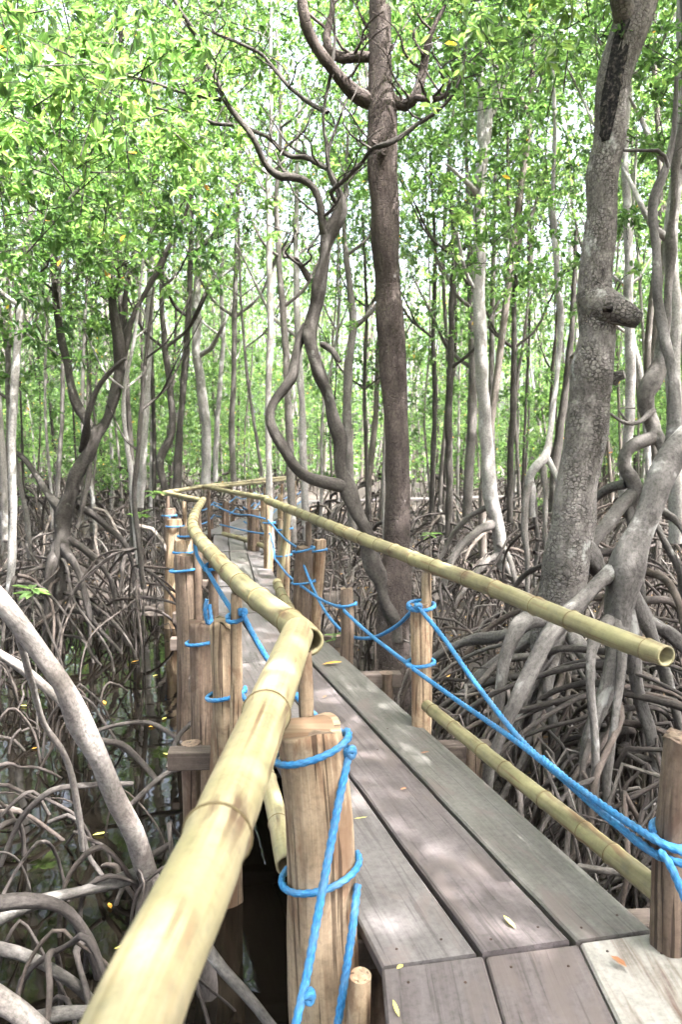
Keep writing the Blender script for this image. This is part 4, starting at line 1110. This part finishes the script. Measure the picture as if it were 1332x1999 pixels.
for q, mt in (([(262, 1710, 3.6, 36), (190, 1730, 3.5, 34), (110, 1750, 3.4, 34), (40, 1775, 3.3, 34), (-40, 1820, 3.2, 34)], 'root_grey'),
              ([(-20, 1845, 2.9, 34), (50, 1865, 2.9, 32), (110, 1900, 2.9, 30), (170, 1945, 2.95, 28), (230, 2010, 3.0, 26)], 'root_grey'),
              ([(-30, 1770, 3.0, 40), (60, 1760, 3.05, 40), (120, 1780, 3.1, 36), (165, 1840, 3.15, 30), (195, 1920, 3.2, 26)], 'root'),
              ([(400, 1845, 2.75, 30), (440, 1895, 2.7, 28), (490, 1950, 2.65, 27), (560, 2040, 2.6, 26)], 'root_grey'),
              ([(-30, 1935, 2.5, 60), (30, 1985, 2.5, 58), (90, 2030, 2.5, 55)], 'stem_pink'),
              ([(60, 1990, 2.6, 40), (150, 1980, 2.6, 36), (260, 1990, 2.6, 30), (320, 2030, 2.6, 24)], 'root_grey'),
              ([(290, 1700, 3.6, 40), (275, 1780, 3.5, 36), (260, 1880, 3.4, 30), (270, 2010, 3.3, 28)], 'root'),
              ([(395, 1860, 3.1, 60), (400, 1930, 3.1, 64), (395, 2020, 3.1, 70)], 'root'),
              ([(0, 1690, 3.9, 12), (40, 1600, 3.9, 14), (105, 1540, 3.9, 15), (180, 1533, 3.95, 14), (260, 1530, 4.0, 11)], 'root'),
              ([(330, 1650, 4.0, 16), (280, 1680, 3.9, 15), (245, 1720, 3.8, 14), (215, 1800, 3.7, 13)], 'root'),
              ([(95, 1605, 3.9, 11), (140, 1590, 3.9, 12), (160, 1620, 3.9, 12), (170, 1665, 3.85, 13), (200, 1710, 3.8, 12)], 'root'),
              ([(195, 1445, 4.6, 16), (240, 1460, 4.7, 17), (280, 1495, 4.7, 16), (310, 1530, 4.6, 12)], 'root'),
              ([(180, 1430, 5.2, 10), (230, 1415, 5.3, 11), (290, 1410, 5.4, 12), (340, 1440, 5.3, 11), (370, 1470, 5.2, 10)], 'root'),
              ([(250, 1575, 4.1, 14), (300, 1530, 4.2, 15), (340, 1500, 4.3, 15), (385, 1495, 4.3, 14)], 'root'),
              ([(330, 1500, 4.3, 18), (355, 1420, 4.5, 13), (375, 1410, 4.6, 12)], 'root')):
    g = Geo(); stem(g, q, 12, 0.12, 0.05, cap=(False, True), knob=0.2, slim_by=0.8)
    g.build('prop_root', M[mt], T6, T6.location)
# loose arches standing in the water round it
for k in range(88):
    u = random.random()
    y = 2.5 + 4.6 * u ** 1.1
    xr = path_x(y) - 0.95
    xl = -0.46 * y - 0.35
    x = xl + (xr - xl) * random.random() ** (2.6 if y > 3.6 else 1.3)
    L = random.uniform(0.3, 0.75); a = random.uniform(0, 6.28)
    h = random.uniform(0.12, 0.5)
    ex, ey = x + L * math.cos(a), y + L * math.sin(a)
    if ex > path_x(ey) - 0.6: continue
    rr = random.uniform(0.005, 0.0135)
    g = Geo()
    zb = -1.05
    jj = lambda: random.uniform(-.045, .045)
    tube(g, [(x, y, zb), (x + jj() + 0.06 * math.cos(a), y + 0.06 * math.sin(a), WATER_Z + h * 0.55), (x + L * 0.35 * math.cos(a) + random.uniform(-.05, .05), y + L * 0.35 * math.sin(a) + random.uniform(-.05, .05), WATER_Z + h),
             (x + L * 0.55 * math.cos(a) + jj(), y + L * 0.55 * math.sin(a) + jj(), WATER_Z + h * 0.9 + jj()), (x + L * 0.8 * math.cos(a) + jj(), y + L * 0.8 * math.sin(a) + jj(), WATER_Z + h * 0.5), (ex, ey, WATER_Z - 0.05), (ex + 0.02, ey, zb)],
         [rr, rr, rr * 1.15, rr * 0.9, rr * 1.0, rr * 0.8, rr * 0.8], 7, step=0.05, lump=0.14, cap=(False, False))
    g.build('prop_root', M['root_dark' if k % 3 else 'root'], T6, T6.location)

# ------------------------------------------------------------------ slimmer trunks one can follow in the photograph
slim = [
 ('pale thin trunk leaning right at the left edge of the picture', [(18, 1180, 8, 20), (25, 1020, 8, 22), (22, 900, 8, 22), (28, 760, 8, 22), (40, 600, 8, 20), (58, 440, 8, 18), (72, 310, 8, 15), (85, 180, 8, 11), (90, 40, 8, 7)], 'bark_pale'),
 ('thin speckled stem standing beside the leftmost pale trunk', [(58, 1090, 9.5, 14), (50, 1000, 9.5, 14), (30, 900, 9.5, 14), (16, 780, 9.5, 15), (14, 680, 9.5, 14), (-10, 560, 9.5, 12), (-20, 300, 9.5, 8)], 'bark_grey'),
 ('thin dark trunk just left of the fork of the dark tree', [(118, 1090, 12, 12), (112, 960, 12, 12), (120, 830, 12, 12), (122, 700, 12, 11), (116, 560, 12, 10), (120, 400, 12, 8), (130, 200, 12, 6)], 'bark_grey'),
 ('crooked pale stick of a trunk right behind the dark forked tree', [(272, 1110, 9, 15), (262, 1020, 9, 15), (256, 930, 9, 15), (245, 850, 9, 13), (242, 760, 9, 11), (262, 660, 9, 9), (280, 500, 9, 6)], 'bark_pale'),
 ('slender mossy stem beside the channel, bent at its middle', [(280, 1150, 8.4, 14), (268, 1040, 8.4, 15), (262, 960, 8.4, 14), (270, 880, 8.4, 13), (276, 800, 8.5, 12), (284, 700, 8.6, 10), (300, 560, 8.6, 7)], 'bark_dark'),
 ('pale grey trunk rising between the dark forked tree and the far corner', [(272, 990, 15, 24), (278, 880, 15, 23), (286, 760, 15, 22), (290, 640, 15, 20), (296, 520, 15, 18), (300, 360, 15, 14), (310, 160, 15, 10)], 'bark_pale'),
 ('crooked dark trunk with a hooked foot near the far left corner', [(322, 960, 13.5, 20), (312, 900, 13.5, 22), (325, 870, 13.5, 22), (338, 835, 13.5, 20), (332, 760, 13.5, 18), (322, 680, 13.5, 16), (315, 560, 13.5, 12), (320, 400, 13.5, 8)], 'bark_dark'),
 ('straight dark trunk above the far left handrail corner', [(345, 960, 14, 22), (350, 850, 14, 20), (360, 730, 14, 18), (368, 620, 14, 16), (372, 500, 14, 13), (376, 330, 14, 9)], 'bark_dark'),
 ('pale trunk bending left above the far handrail corner', [(402, 945, 16, 28), (404, 860, 16, 27), (396, 780, 16, 26), (384, 700, 16, 24), (384, 600, 16, 22), (388, 480, 16, 18), (395, 300, 16, 12)], 'bark_pale'),
 ('white sunlit thin trunk leaning above the long far rail', [(420, 940, 17, 14), (424, 830, 17, 14), (430, 740, 17, 13), (436, 660, 17, 12), (432, 540, 17, 10), (440, 380, 17, 7)], 'bark_pale'),
 ('dark slim trunk behind the middle of the long far rail', [(456, 940, 15, 17), (452, 850, 15, 16), (456, 740, 15, 15), (458, 620, 15, 14), (462, 470, 15, 11), (470, 280, 15, 7)], 'bark_grey'),
 ('thin stem tilting right from the long far rail', [(512, 930, 13, 9), (500, 850, 13, 9), (486, 760, 13, 9), (478, 680, 13, 8), (470, 580, 13, 7), (466, 440, 13, 5)], 'bark_grey'),
 ('tall straight yellowish trunk standing at the kink of the right handrail', [(531, 1090, 10.6, 20), (527, 1000, 10.6, 19), (524, 880, 10.6, 18), (524, 760, 10.6, 17), (528, 640, 10.6, 17), (526, 520, 10.6, 16), (525, 420, 10.6, 16), (524, 340, 10.6, 14), (530, 240, 10.6, 11), (528, 80, 10.6, 8), (535, -120, 10.6, 4)], 'bark_pale'),
 ('grey trunk just right of the tall yellowish trunk', [(572, 1060, 11, 22), (568, 950, 11, 22), (565, 840, 11, 21), (560, 720, 11, 20), (552, 600, 11, 18), (544, 500, 11, 16), (540, 390, 11, 13), (548, 250, 11, 10), (540, 60, 11, 6)], 'bark_grey'),
 ('smooth grey trunk half hidden behind the looping crooked stem', [(598, 1060, 12, 22), (594, 940, 12, 21), (590, 800, 12, 20), (582, 660, 12, 18), (578, 500, 12, 15), (580, 350, 12, 12), (585, 150, 12, 8)], 'bark_pale'),
 ('mottled forked trunk between the crooked stem and the thick central trunk', [(690, 1050, 12, 26), (682, 940, 12, 26), (678, 820, 12, 25), (680, 720, 12, 24), (690, 640, 12, 22), (684, 570, 12, 18), (676, 500, 12, 15), (672, 420, 12, 11), (680, 260, 12, 7)], 'bark_grey'),
 ('very thin pole of a trunk left of the thick central trunk', [(720, 1040, 14, 11), (716, 900, 14, 11), (712, 760, 14, 10), (716, 600, 14, 9), (708, 420, 14, 7)], 'bark_dark'),
 ('thin reddish trunk just right of the thick central trunk', [(842, 1010, 14, 14), (846, 900, 14, 14), (850, 780, 14, 13), (846, 660, 14, 12), (850, 500, 14, 10), (840, 300, 14, 7)], 'bark_dark'),
 ('dark double trunk left of the pale slender one', [(876, 1060, 12.5, 20), (878, 950, 12.5, 20), (876, 840, 12.5, 20), (880, 720, 12.5, 19), (882, 620, 12.5, 17), (886, 500, 12.5, 13), (880, 340, 12.5, 9)], 'bark_dark'),
 ('grey trunk close behind the pale slender one', [(912, 1010, 13, 26), (916, 920, 13, 26), (922, 830, 13, 25), (924, 720, 13, 22), (920, 600, 13, 18), (916, 440, 13, 13), (910, 260, 13, 8)], 'bark_grey'),
 ('thin straight trunk right of the pale slender one', [(962, 1000, 15, 14), (962, 880, 15, 14), (960, 760, 15, 14), (962, 620, 15, 13), (965, 480, 15, 11), (968, 300, 15, 8)], 'bark_grey'),
 ('dark spotted trunk midway between the pale slender one and the big leaning one', [(996, 1020, 13, 18), (998, 900, 13, 18), (1002, 790, 13, 17), (1004, 680, 13, 15), (1006, 560, 13, 13), (1018, 430, 13, 10), (1020, 260, 13, 7)], 'bark_dark'),
 ('slanting dark trunk touching the left of the big leaning trunk', [(1080, 1000, 11, 26), (1086, 910, 11, 25), (1100, 800, 11, 22), (1112, 700, 11, 18), (1120, 600, 11, 14), (1126, 450, 11, 9)], 'bark_dark'),
 ('smooth pale trunk close right of the big leaning trunk', [(1218, 1000, 8.5, 28), (1225, 880, 8.5, 27), (1232, 760, 8.5, 26), (1230, 640, 8.5, 25), (1228, 520, 8.5, 24), (1226, 400, 8.5, 22), (1220, 300, 8.5, 18), (1230, 150, 8.5, 14), (1226, -40, 8.5, 9), (1230, -200, 8.5, 5)], 'bark_pale'),
 ('thin white stem curving beside the twisted knotted trunk', [(1268, 960, 9, 16), (1262, 840, 9, 16), (1250, 730, 9, 17), (1236, 660, 9, 15), (1226, 560, 9, 12), (1236, 430, 9, 9), (1245, 260, 9, 6)], 'bark_pale'),
 ('whitish trunk at the right edge with peeling bark', [(1322, 1060, 7.8, 40), (1320, 900, 7.8, 40), (1316, 740, 7.8, 40), (1318, 600, 7.8, 38), (1310, 470, 7.8, 36), (1322, 330, 7.8, 33), (1335, 180, 7.8, 30), (1330, 20, 7.8, 24), (1345, -160, 7.8, 14)], 'bark_pale'),
]
S_TREES = []
for lab, q, mt in slim:
    dd = q[0][2]
    brs = []
    rs = random.Random(lab)
    for k in range(4):
        i = rs.randrange(len(q) // 2, len(q) - 1)
        a, b, d0, w = q[i]
        sgn = rs.choice((-1, 1)); ln = rs.uniform(60, 150)
        brs.append([(a, b, d0, w * 0.5), (a + sgn * ln * 0.35, b - ln * 0.3, d0 + rs.uniform(-.3, .3), w * 0.4), (a + sgn * ln * 0.6, b - ln * 0.8, d0 + rs.uniform(-.5, .5), w * 0.3), (a + sgn * ln * 0.85, b - ln * 1.3, d0 + rs.uniform(-.7, .7), w * 0.15)])
    t = hero(lab, q, mt, brs, (), 'root', 'slim mangrove trunks that can be told apart', sides=9, lump=0.08, step=0.14, bsides=6, knob=0.07, slim_by=0.72)
    S_TREES.append((t, q))
    b = P(*q[1][:3])
    prop_roots(t, (b[0], b[1]), -0.4, 0.35 + 0.25 * rs.random(), 8, 1.0, 0.022, 'root' if rs.random() < 0.6 else 'root_dark', sides=6, fork=0.2)

# ------------------------------------------------------------------ shapes shared by the far trees
def far_trunk(seed, H, r, mat):
    rs = np.random.RandomState(seed)
    g = Geo()
    pts = []
    x = y = 0.0
    for k, z in enumerate(np.linspace(-0.4, H, 9)):
        pts.append((x, y, z)); x += rs.normal(0, 0.16); y += rs.normal(0, 0.16)
    tube(g, pts, np.linspace(r, r * 0.22, 9), 8, step=0.35, lump=0.10, cap=(False, False), seed=seed)
    for k in range(6):
        i = rs.randint(3, 8); p = np.array(pts[i]); a = rs.uniform(0, 6.28); L = rs.uniform(0.8, 1.8); u = np.array([math.cos(a), math.sin(a), 0])
        rb = r * (1 - i / 9.0) * 0.6 + 0.006
        tube(g, [p, p + u * L * 0.35 + np.array([0, 0, L * 0.3]), p + u * L * 0.65 + np.array([0, 0, L * 0.8]), p + u * L * 0.8 + np.array([0, 0, L * 1.4])], [rb, rb * 0.8, rb * 0.55, 0.005], 5, n=7, cap=(False, False))
    return g.mesh('trunk', M[mat])
FAR_TRUNK = [far_trunk(500 + k, H, r, mt) for k, (H, r, mt) in enumerate(((12, .085, 'bark_pale'), (13, .10, 'bark_grey'), (11.5, .07, 'bark_dark'), (12.5, .11, 'bark_pale'), (12, .075, 'bark_grey'), (13, .095, 'bark_dark'), (12, .065, 'bark_pale'), (12.5, .12, 'bark_grey')))]
def far_root(seed, mat):
    rs = np.random.RandomState(seed); random.seed(seed)
    g = Geo()
    R, h = rs.uniform(0.6, 1.2), rs.uniform(0.6, 1.3)
    tube(g, root_path((0, 0, h), 0.0, R, 0.0), [0.034, 0.026, 0.024, 0.022, 0.02, 0.019], 6, n=9, lump=0.15, cap=(False, False))
    tube(g, root_path((R * 0.66, 0, h * 0.72), rs.choice([-0.8, 0.8]), R * 0.5, 0.0), [0.02, 0.018, 0.017, 0.016, 0.015, 0.014], 5, n=7, lump=0.12, cap=(False, False))
    return g.mesh('prop_root', M[mat])
FAR_ROOT = [far_root(700 + k, ('root', 'root_dark', 'bark_grey')[k % 3]) for k in range(9)]
random.seed(21)
ZONES = [(90, 'left of the dark forked tree'), (330, 'between dark forked tree and far handrail corner'), (525, 'above the long far rail'), (740, 'behind the looping crooked stem'),
         (940, 'between the central trunk and pale slender one'), (1130, 'between pale slender trunk and big leaning one'), (9999, 'right of the big leaning trunk')]
TONE = {'bark_pale': 'pale', 'bark_grey': 'grey', 'bark_dark': 'dark'}
_o = ['first', 'second', 'third', 'fourth', 'fifth', 'sixth', 'seventh', 'eighth', 'ninth', 'tenth', 'eleventh', 'twelfth', 'thirteenth', 'fourteenth', 'fifteenth', 'sixteenth', 'seventeenth', 'eighteenth', 'nineteenth']
ORD = _o + ['twentieth'] + ['twenty-' + q for q in _o[:9]]
spots = []
def try_spot(x, y, gap):
    if abs(x - path_x(y)) < 1.2 or (22 < y < 27 and -2 < x < 7): return False
    for a, b in spots:
        if (a - x) ** 2 + (b - y) ** 2 < gap * gap: return False
    spots.append((x, y)); return True
for t, q in S_TREES: spots.append((t.location.x, t.location.y))
n0 = len(spots)
tries = 0
while len(spots) - n0 < 262 and tries < 30000:
    tries += 1
    y = 10.5 + 31 * random.random() ** 0.85
    x = random.uniform(-1, 1) * (0.52 * y + 1.8)
    try_spot(x, y, 0.85 + 0.012 * y)
seen_count = {}
for x, y in sorted(spots[n0:], key=lambda p: p[0] / p[1]):
    far = 1 if y > 22 else 0
    tm = random.choice(FAR_TRUNK)
    tone = TONE[tm.materials[0].name]
    zone = next(z for lim, z in ZONES if 666 + FPX * x / y < lim)
    c = seen_count.get((tone, zone, far), 0); seen_count[(tone, zone, far)] = c + 1
    if far:
        lab, grp = 'thin %s background trunk %s, %s from left' % (tone, zone, ORD[min(c, 28)]), 'deep background mangroves ' + zone
    else:
        lab, grp = '%s mid-distance trunk %s, %s from left there' % (tone, zone, ORD[min(c, 28)]), 'mangroves in the mid distance'
    t = thing('mangrove_tree', lab, 'tree', (x, y, float(ground_z(x, y))), grp)
    o = link(bpy.data.objects.new('trunk', tm), t)
    s = random.uniform(0.32, 0.62) if not far else random.uniform(0.4, 0.85)
    o.scale = (s, s, random.uniform(0.85, 1.2)); o.rotation_euler = (random.uniform(-.05, .05), random.uniform(-.05, .05), random.uniform(0, 6.28))
    zb = random.uniform(3.2, 6.5) if not far else random.uniform(0.3, 2.6)
    if random.random() < (0.38 if far else 0.55):
        add_crown(t, COLUMN, (x, y, zb), random.uniform(0.75, 1.05), None, random.uniform(0.8, 1.2) if not far else random.uniform(0.5, 0.9))
    elif not far or random.random() < 0.5:
        add_crown(t, ROUND, (x, y, random.uniform(4.5, 9.0)), random.uniform(0.7, 1.1))
    for k in range(3 if far else 2):
        add_crown(t, WISP, (x + random.uniform(-.7, .7), y + random.uniform(-.7, .7), random.uniform(-0.1, 3.6) if y > 20 else random.uniform(0.7, 4.8) if y > 14 else random.uniform(2.2, 5.5)), random.uniform(0.8, 1.4))
    for k in range(6 if y < 20 else 4):
        o = link(bpy.data.objects.new('prop_root', random.choice(FAR_ROOT)), t)
        o.rotation_euler = (0, 0, 6.28 * (k + random.random()) / 6); s = random.uniform(0.7, 1.3); o.scale = (s, s, random.uniform(0.6, 1.25)); o.location = (0, 0, -0.03)

# ------------------------------------------------------------------ crowns of the trees followed above
for t, q in S_TREES:
    a, b, dd, w = q[-1]
    p = P(a, b, dd); m_ = P(*q[len(q) * 2 // 3][:3])
    lo = max(m_[2], 3.8 + random.uniform(0, 1.2))
    add_crown(t, COLUMN, (p[0] * 0.5 + m_[0] * 0.5, dd + 0.4, lo), 0.8, None, random.uniform(0.7, 0.9))
def sprays(t, lst, kinds=None, s=1.0):
    for (px, py, dd) in lst:
        add_crown(t, kinds or SPRAY, P(px, py, dd) - np.array([0, 0, 0.4 * s]), s * random.uniform(0.85, 1.2))
sprays(T1b, [(60, 60, 4.6), (200, 40, 5.2), (120, 180, 5.0), (40, 300, 5.4), (250, 200, 6.0), (430, 60, 7.4), (300, 330, 6.8), (160, 400, 6.4), (60, 450, 6.6)])
sprays(T1, [(880, 0, 6.9), (690, 0, 7.6), (980, -20, 6.2)])
sprays(T2, [(1040, 30, 5.6), (1310, 70, 5.6), (1310, 130, 5.8), (1060, 440, 6.4), (980, 380, 6.8)])
sprays(T5, [(60, 520, 8.2), (160, 450, 8.6), (250, 400, 8.4), (340, 380, 8.8), (100, 360, 8.6), (30, 640, 9.4)], SPRAY, 1.3)
sprays(T4, [(940, 120, 10), (860, 250, 9.6), (1000, 100, 10.2)], SPRAY, 1.5)
# high crowns of these trees, above the picture; they shade the walk
for t, lst in ((T1, [(0.4, 6.6, 7.2), (1.8, 6.0, 7.8)]), (T1b, [(-2.6, 5.0, 5.8)]), (T2, [(3.2, 4.4, 6.4), (2.4, 3.2, 6.2)]),
               (T3, [(3.6, 4.8, 5.6), (3.9, 3.2, 5.2), (4.6, 5.6, 6.0)]), (T3b, [(3.0, 6.6, 6.6), (4.4, 7.2, 6.0)]), (T4, [(2.0, 10.2, 7.8)]), (T4b, [(2.6, 9.0, 6.4)]), (T5, [(-3.4, 9.0, 5.2)]), (T6, [(-2.6, 2.9, 5.0), (-2.2, 4.0, 6.2), (-1.7, 1.5, 4.4), (-3.2, 1.8, 4.2), (-2.4, 0.0, 4.0), (-3.8, 3.6, 5.0), (-0.9, -0.4, 4.6)])):
    for p in lst:
        add_crown(t, ROUND, p, random.uniform(0.9, 1.15))
# unseen neighbours beside and behind the camera, added mostly to shade the walk
SIDE = [(3.6, 0.6, 'first'), (2.9, -2.2, 'second'), (5.4, -0.8, 'third'), (5.0, 2.4, 'fourth'), (-3.4, -0.5, 'fifth'), (-2.2, -3.4, 'sixth'), (1.4, -5.2, 'seventh'), (6.6, 4.4, 'eighth'), (-5.2, 4.6, 'ninth'), (-5.6, 7.6, 'tenth'),
        (-4.2, 1.8, ''), (-1.0, -6.5, ''), (4.4, -5.0, ''), (-5.0, -3.0, ''), (7.6, 1.0, ''), (6.8, -3.4, ''), (-3.6, -7.0, ''), (2.2, -8.4, ''), (-7.0, 1.0, ''), (8.4, 6.8, ''), (-7.4, 5.4, ''), (5.6, -8.0, ''), (-6.8, -6.4, ''), (0.3, -3.6, ''),
        (-7.6, 9.2, ''), (-9.4, 12.0, ''), (-10.2, 7.8, ''), (-8.6, 3.2, ''), (-11.5, 10.4, ''), (9.0, 10.5, ''), (9.8, 13.5, ''), (-12.0, 15.5, '')]
for x, y, nm in SIDE:
    t = thing('mangrove_tree', 'mangrove tree outside the picture beside the camera', 'tree', (x, y, float(ground_z(x, y))), 'mangroves beside the camera')
    o = link(bpy.data.objects.new('trunk', random.choice(FAR_TRUNK)), t); o.rotation_euler = (0, 0, random.uniform(0, 6.28)); o.scale = (1.2, 1.2, 0.85)
    for k in range(7):
        o = link(bpy.data.objects.new('prop_root', random.choice(FAR_ROOT)), t)
        o.rotation_euler = (0, 0, 6.28 * (k + random.random()) / 7); s = random.uniform(0.8, 1.3); o.scale = (s, s, s); o.location = (0, 0, -0.03)
    if y < -1 or abs(x) > 5:
        add_crown(t, COLUMN, (x, y, random.uniform(1.8, 3.4)), random.uniform(0.9, 1.15))
    for k in range(5 if x > 0 else 3):
        add_crown(t, ROUND, (x + random.uniform(-1.2, 1.2), y + random.uniform(-1.2, 1.2), 4.6 + 0.9 * k + random.uniform(0, .8)), random.uniform(0.95, 1.3))

# ------------------------------------------------------------------ uncountable things: root tangle, leaf litter, the far wood
def tangle():
    g = Geo()
    rs = np.random.RandomState(5); random.seed(5)
    cnt = 0
    while cnt < 3900:
        y = 3.2 + 24 * rs.uniform() ** 1.6
        x = rs.uniform(-1, 1) * (0.56 * y + 1.4)
        off = x - path_x(y)
        L = rs.uniform(0.25, 0.9); a = rs.uniform(0, 6.28)
        ex, ey = x + L * math.cos(a), y + L * math.sin(a)
        if abs(off) < 0.75 or abs(ex - path_x(ey)) < 0.7: continue
        if off < 0 and y < 9.6 and (off > -1.6 - 0.12 * y or rs.uniform() > 0.5): continue
        z0, z1 = float(ground_z(x, y)) - 0.1, float(ground_z(ex, ey)) - 0.1
        h = rs.uniform(0.15, 0.75); r = rs.uniform(0.005, 0.016)
        j = lambda s: rs.normal(0, s, 3)
        p0 = np.array([x, y, z0]); p1 = np.array([ex, ey, z1])
        mid = p0 * 0.5 + p1 * 0.5
        pts = [p0, p0 * 0.9 + p1 * 0.1 + [0, 0, h * 0.6] + j(.02), p0 * 0.62 + p1 * 0.38 + [0, 0, h * 1.05] + j(.06), p0 * 0.25 + p1 * 0.75 + [0, 0, h * 0.75] + j(.06), p1]
        tube(g, pts, [r * .9, r, r * 1.05, r, r * .85], 5, n=8, cap=(False, False), mat=int(rs.choice([0, 0, 1, 2])), seed=int(rs.randint(1 << 30)), lump=0.1)
        cnt += 1
    o = g.build('root_tangle', [M['root'], M['root_dark'], M['bark_grey']])
    tag(o, 'tangle of thin arching mangrove roots covering the swamp floor', 'roots', None, 'stuff')
tangle()
def litter():
    g = Geo()
    rs = np.random.RandomState(8)
    n = 5000
    y = 3.0 + 24 * rs.uniform(0, 1, n) ** 1.4
    x = rs.uniform(-1, 1, n) * (0.47 * y + 0.8)
    z = ground_z(x, y)
    ok = (z > WATER_Z + 0.02)
    x, y, z = x[ok], y[ok], z[ok]; n = len(x)
    a = rs.uniform(0, 6.28, n)
    ax = np.stack([np.cos(a), np.sin(a), rs.normal(0.05, 0.15, n)], 1)
    L = rs.uniform(0.06, 0.12, n)
    leaves(g, np.stack([x, y, z + 0.012], 1), ax, np.tile([0, 0, 1.0], (n, 1)) + rs.normal(0, .25, (n, 3)), L, L * 0.42, rs.uniform(0, 1, n))
    tag(g.build('leaf_litter', M['leaf_litter']), 'brown fallen leaves scattered over the mud', 'leaf litter', None, 'stuff')
litter()
def far_wood():
    g = Geo()
    rs = np.random.RandomState(9)
    n = 42000
    ang = rs.uniform(-1.0, 1.0, n); d = rs.uniform(44, 62, n)
    x, y = d * np.sin(ang), d * np.cos(ang)
    z = -0.3 + 13 * rs.uniform(0, 1, n) ** 1.6
    cl = rs.normal(0, 0.5, (n, 3))
    ax = norm(rs.normal(0, 1, (n, 3)))
    L = rs.uniform(0.28, 0.5, n)
    leaves(g, np.stack([x, y, z], 1) + cl, ax, norm(rs.normal(0, .6, (n, 3)) + [0, 0, 1]), L, L * 0.5, np.clip(rs.normal(.5, .2, n), 0, .95))
    for k in range(400):
        a = rs.uniform(-1.0, 1.0); dd = rs.uniform(42, 56); p = np.array([dd * math.sin(a), dd * math.cos(a), -0.6])
        tube(g, [p, p + [rs.normal(0, .3), 0, 5], p + [rs.normal(0, .6), 0, 13]], [0.12, 0.09, 0.03], 5, n=6, cap=(False, False), mat=1)
    tag(g.build('distant_wood', [M['leaf'], M['bark_grey']]), 'far mass of mangrove leaves and trunks closing the view', 'forest', None, 'stuff')
far_wood()

# ------------------------------------------------------------------ single leaves and seedlings
def fallen(label, p, ang, L, mat, group=None, wr=0.35, tilt=0.0):
    g = Geo()
    leaves(g, [(0, 0, 0)], np.array([[math.cos(ang), math.sin(ang), tilt]]), np.array([[0.1, 0.05, 1.0]]), [L], [L * wr], np.array([0.5]), fold=0.35, droop=-0.08)
    o = g.build('fallen_leaf', M[mat])
    o.location = tuple(p)
    tag(o, label, 'leaf', group)
fallen('orange dry leaf lying on the planks below the bamboo joint', Z(628, 1297, 0.012), 0.15, 0.15, 'leaf_orange')
fallen('yellow narrow leaf in the middle of the near planks', Z(1008, 1812, 0.012), 2.0, 0.065, 'leaf_yellow', None, 0.28)
fallen('small brown leaf on the right plank near the notched post', Z(822, 1470, 0.012), 0.2, 0.045, 'leaf_brown')
fallen('tiny yellow-green leaf scrap low on the left plank', Z(775, 1891, 0.012), 0.6, 0.025, 'leaf_yellow', None, 0.6)
fallen('tiny tan leaf in the middle of the centre plank', Z(782, 1541, 0.014), 0.3, 0.03, 'leaf_brown', None, 0.5)
fallen('pale straw leaf on the plank beside the rope-tied post', Z(690, 1598, 0.012), 0.1, 0.06, 'leaf_yellow', None, 0.16)
fallen('reddish brown leaf on the pale bleached plank', Z(1225, 1888, 0.014), 2.2, 0.055, 'leaf_brown', None, 0.5)
fallen('tiny brown leaf on the planks just past the bamboo joint', Z(630, 1362, 0.014), 0.9, 0.04, 'leaf_brown')
fallen('yellow leaf strip at the bottom edge of the near planks', Z(780, 1985, 0.006), 1.8, 0.06, 'leaf_yellow', None, 0.2)
fallen('long green-yellow leaf caught beside the near bamboo handrail', Z(222, 1852, -0.62), 0.35, 0.10, 'leaf_yellow', None, 0.25)
FLOAT = ['yellow leaf floating beside the orange one mid channel', 'yellowish leaf afloat at the far end of the channel', 'orange-yellow leaf afloat near the far sawn beam end', 'orange leaf floating in the middle of the channel', 'yellow leaf afloat beside the log posts', 'orange leaf floating near the far roots right of the pale stem', 'yellow leaf floating right of the slanting pale stem', 'orange leaf under the thin branch at the left edge',
         'pale yellow leaf floating beside the nearest beam end', 'orange leaf by the left edge above the slanting stem', 'yellow leaf by the left edge below the slanting stem', 'orange leaf floating left of the foot of the slanting stem']
for k, (px, py) in enumerate(((325, 1400), (255, 1293), (297, 1320), (305, 1417), (318, 1470), (205, 1375), (180, 1630), (60, 1462), (345, 1335), (30, 1292), (35, 1378), (212, 1762))):
    fallen(FLOAT[k], Z(px, py, WATER_Z + 0.006), random.uniform(0, 6.28), random.uniform(0.06, 0.10), 'leaf_orange' if k % 2 else 'leaf_yellow', 'leaves floating on the water')
def seedling(label, px, py, d, s, n=9):
    p = P(px, py, d)
    zb = float(ground_z(p[0], p[1]))
    t = thing('mangrove_seedling', label, 'plant', (p[0], p[1], zb))
    g = Geo()
    tube(g, [(p[0], p[1], min(zb, WATER_Z) - 0.1), (p[0] + 0.01, p[1], (zb + p[2]) / 2), tuple(p)], [0.010, 0.008, 0.006], 7, n=8)
    g.build('stem', M['bark_grey'], t, t.location)
    for k in range(n):
        a = 6.28 * k / n + random.uniform(-.3, .3)
        g = Geo()
        L = s * random.uniform(0.75, 1.15)
        leaves(g, [p + np.array([0, 0, -0.02 * (k % 3)])], np.array([[math.cos(a), math.sin(a), random.uniform(-.25, .45)]]), np.array([[0, 0, 1.0]]), [L], [L * 0.42], np.array([random.uniform(.5, .9)]))
        g.build('leaf', M['leaf'], t, t.location)
seedling('bright green seedling with broad leaves by the left edge above the water', 62, 1150, 6.2, 0.17, 10)
seedling('leafy green seedling beside the far left handrail corner', 275, 1000, 9.0, 0.16, 9)
seedling('small green seedling among roots behind the right handrail', 840, 1040, 8.5, 0.14, 8)
seedling('green seedling poking up behind the far left posts', 300, 960, 10.0, 0.16, 10)
seedling('tiny green shoot beside the deck right of the bamboo joint', 652, 1240, 5.9, 0.10, 5)
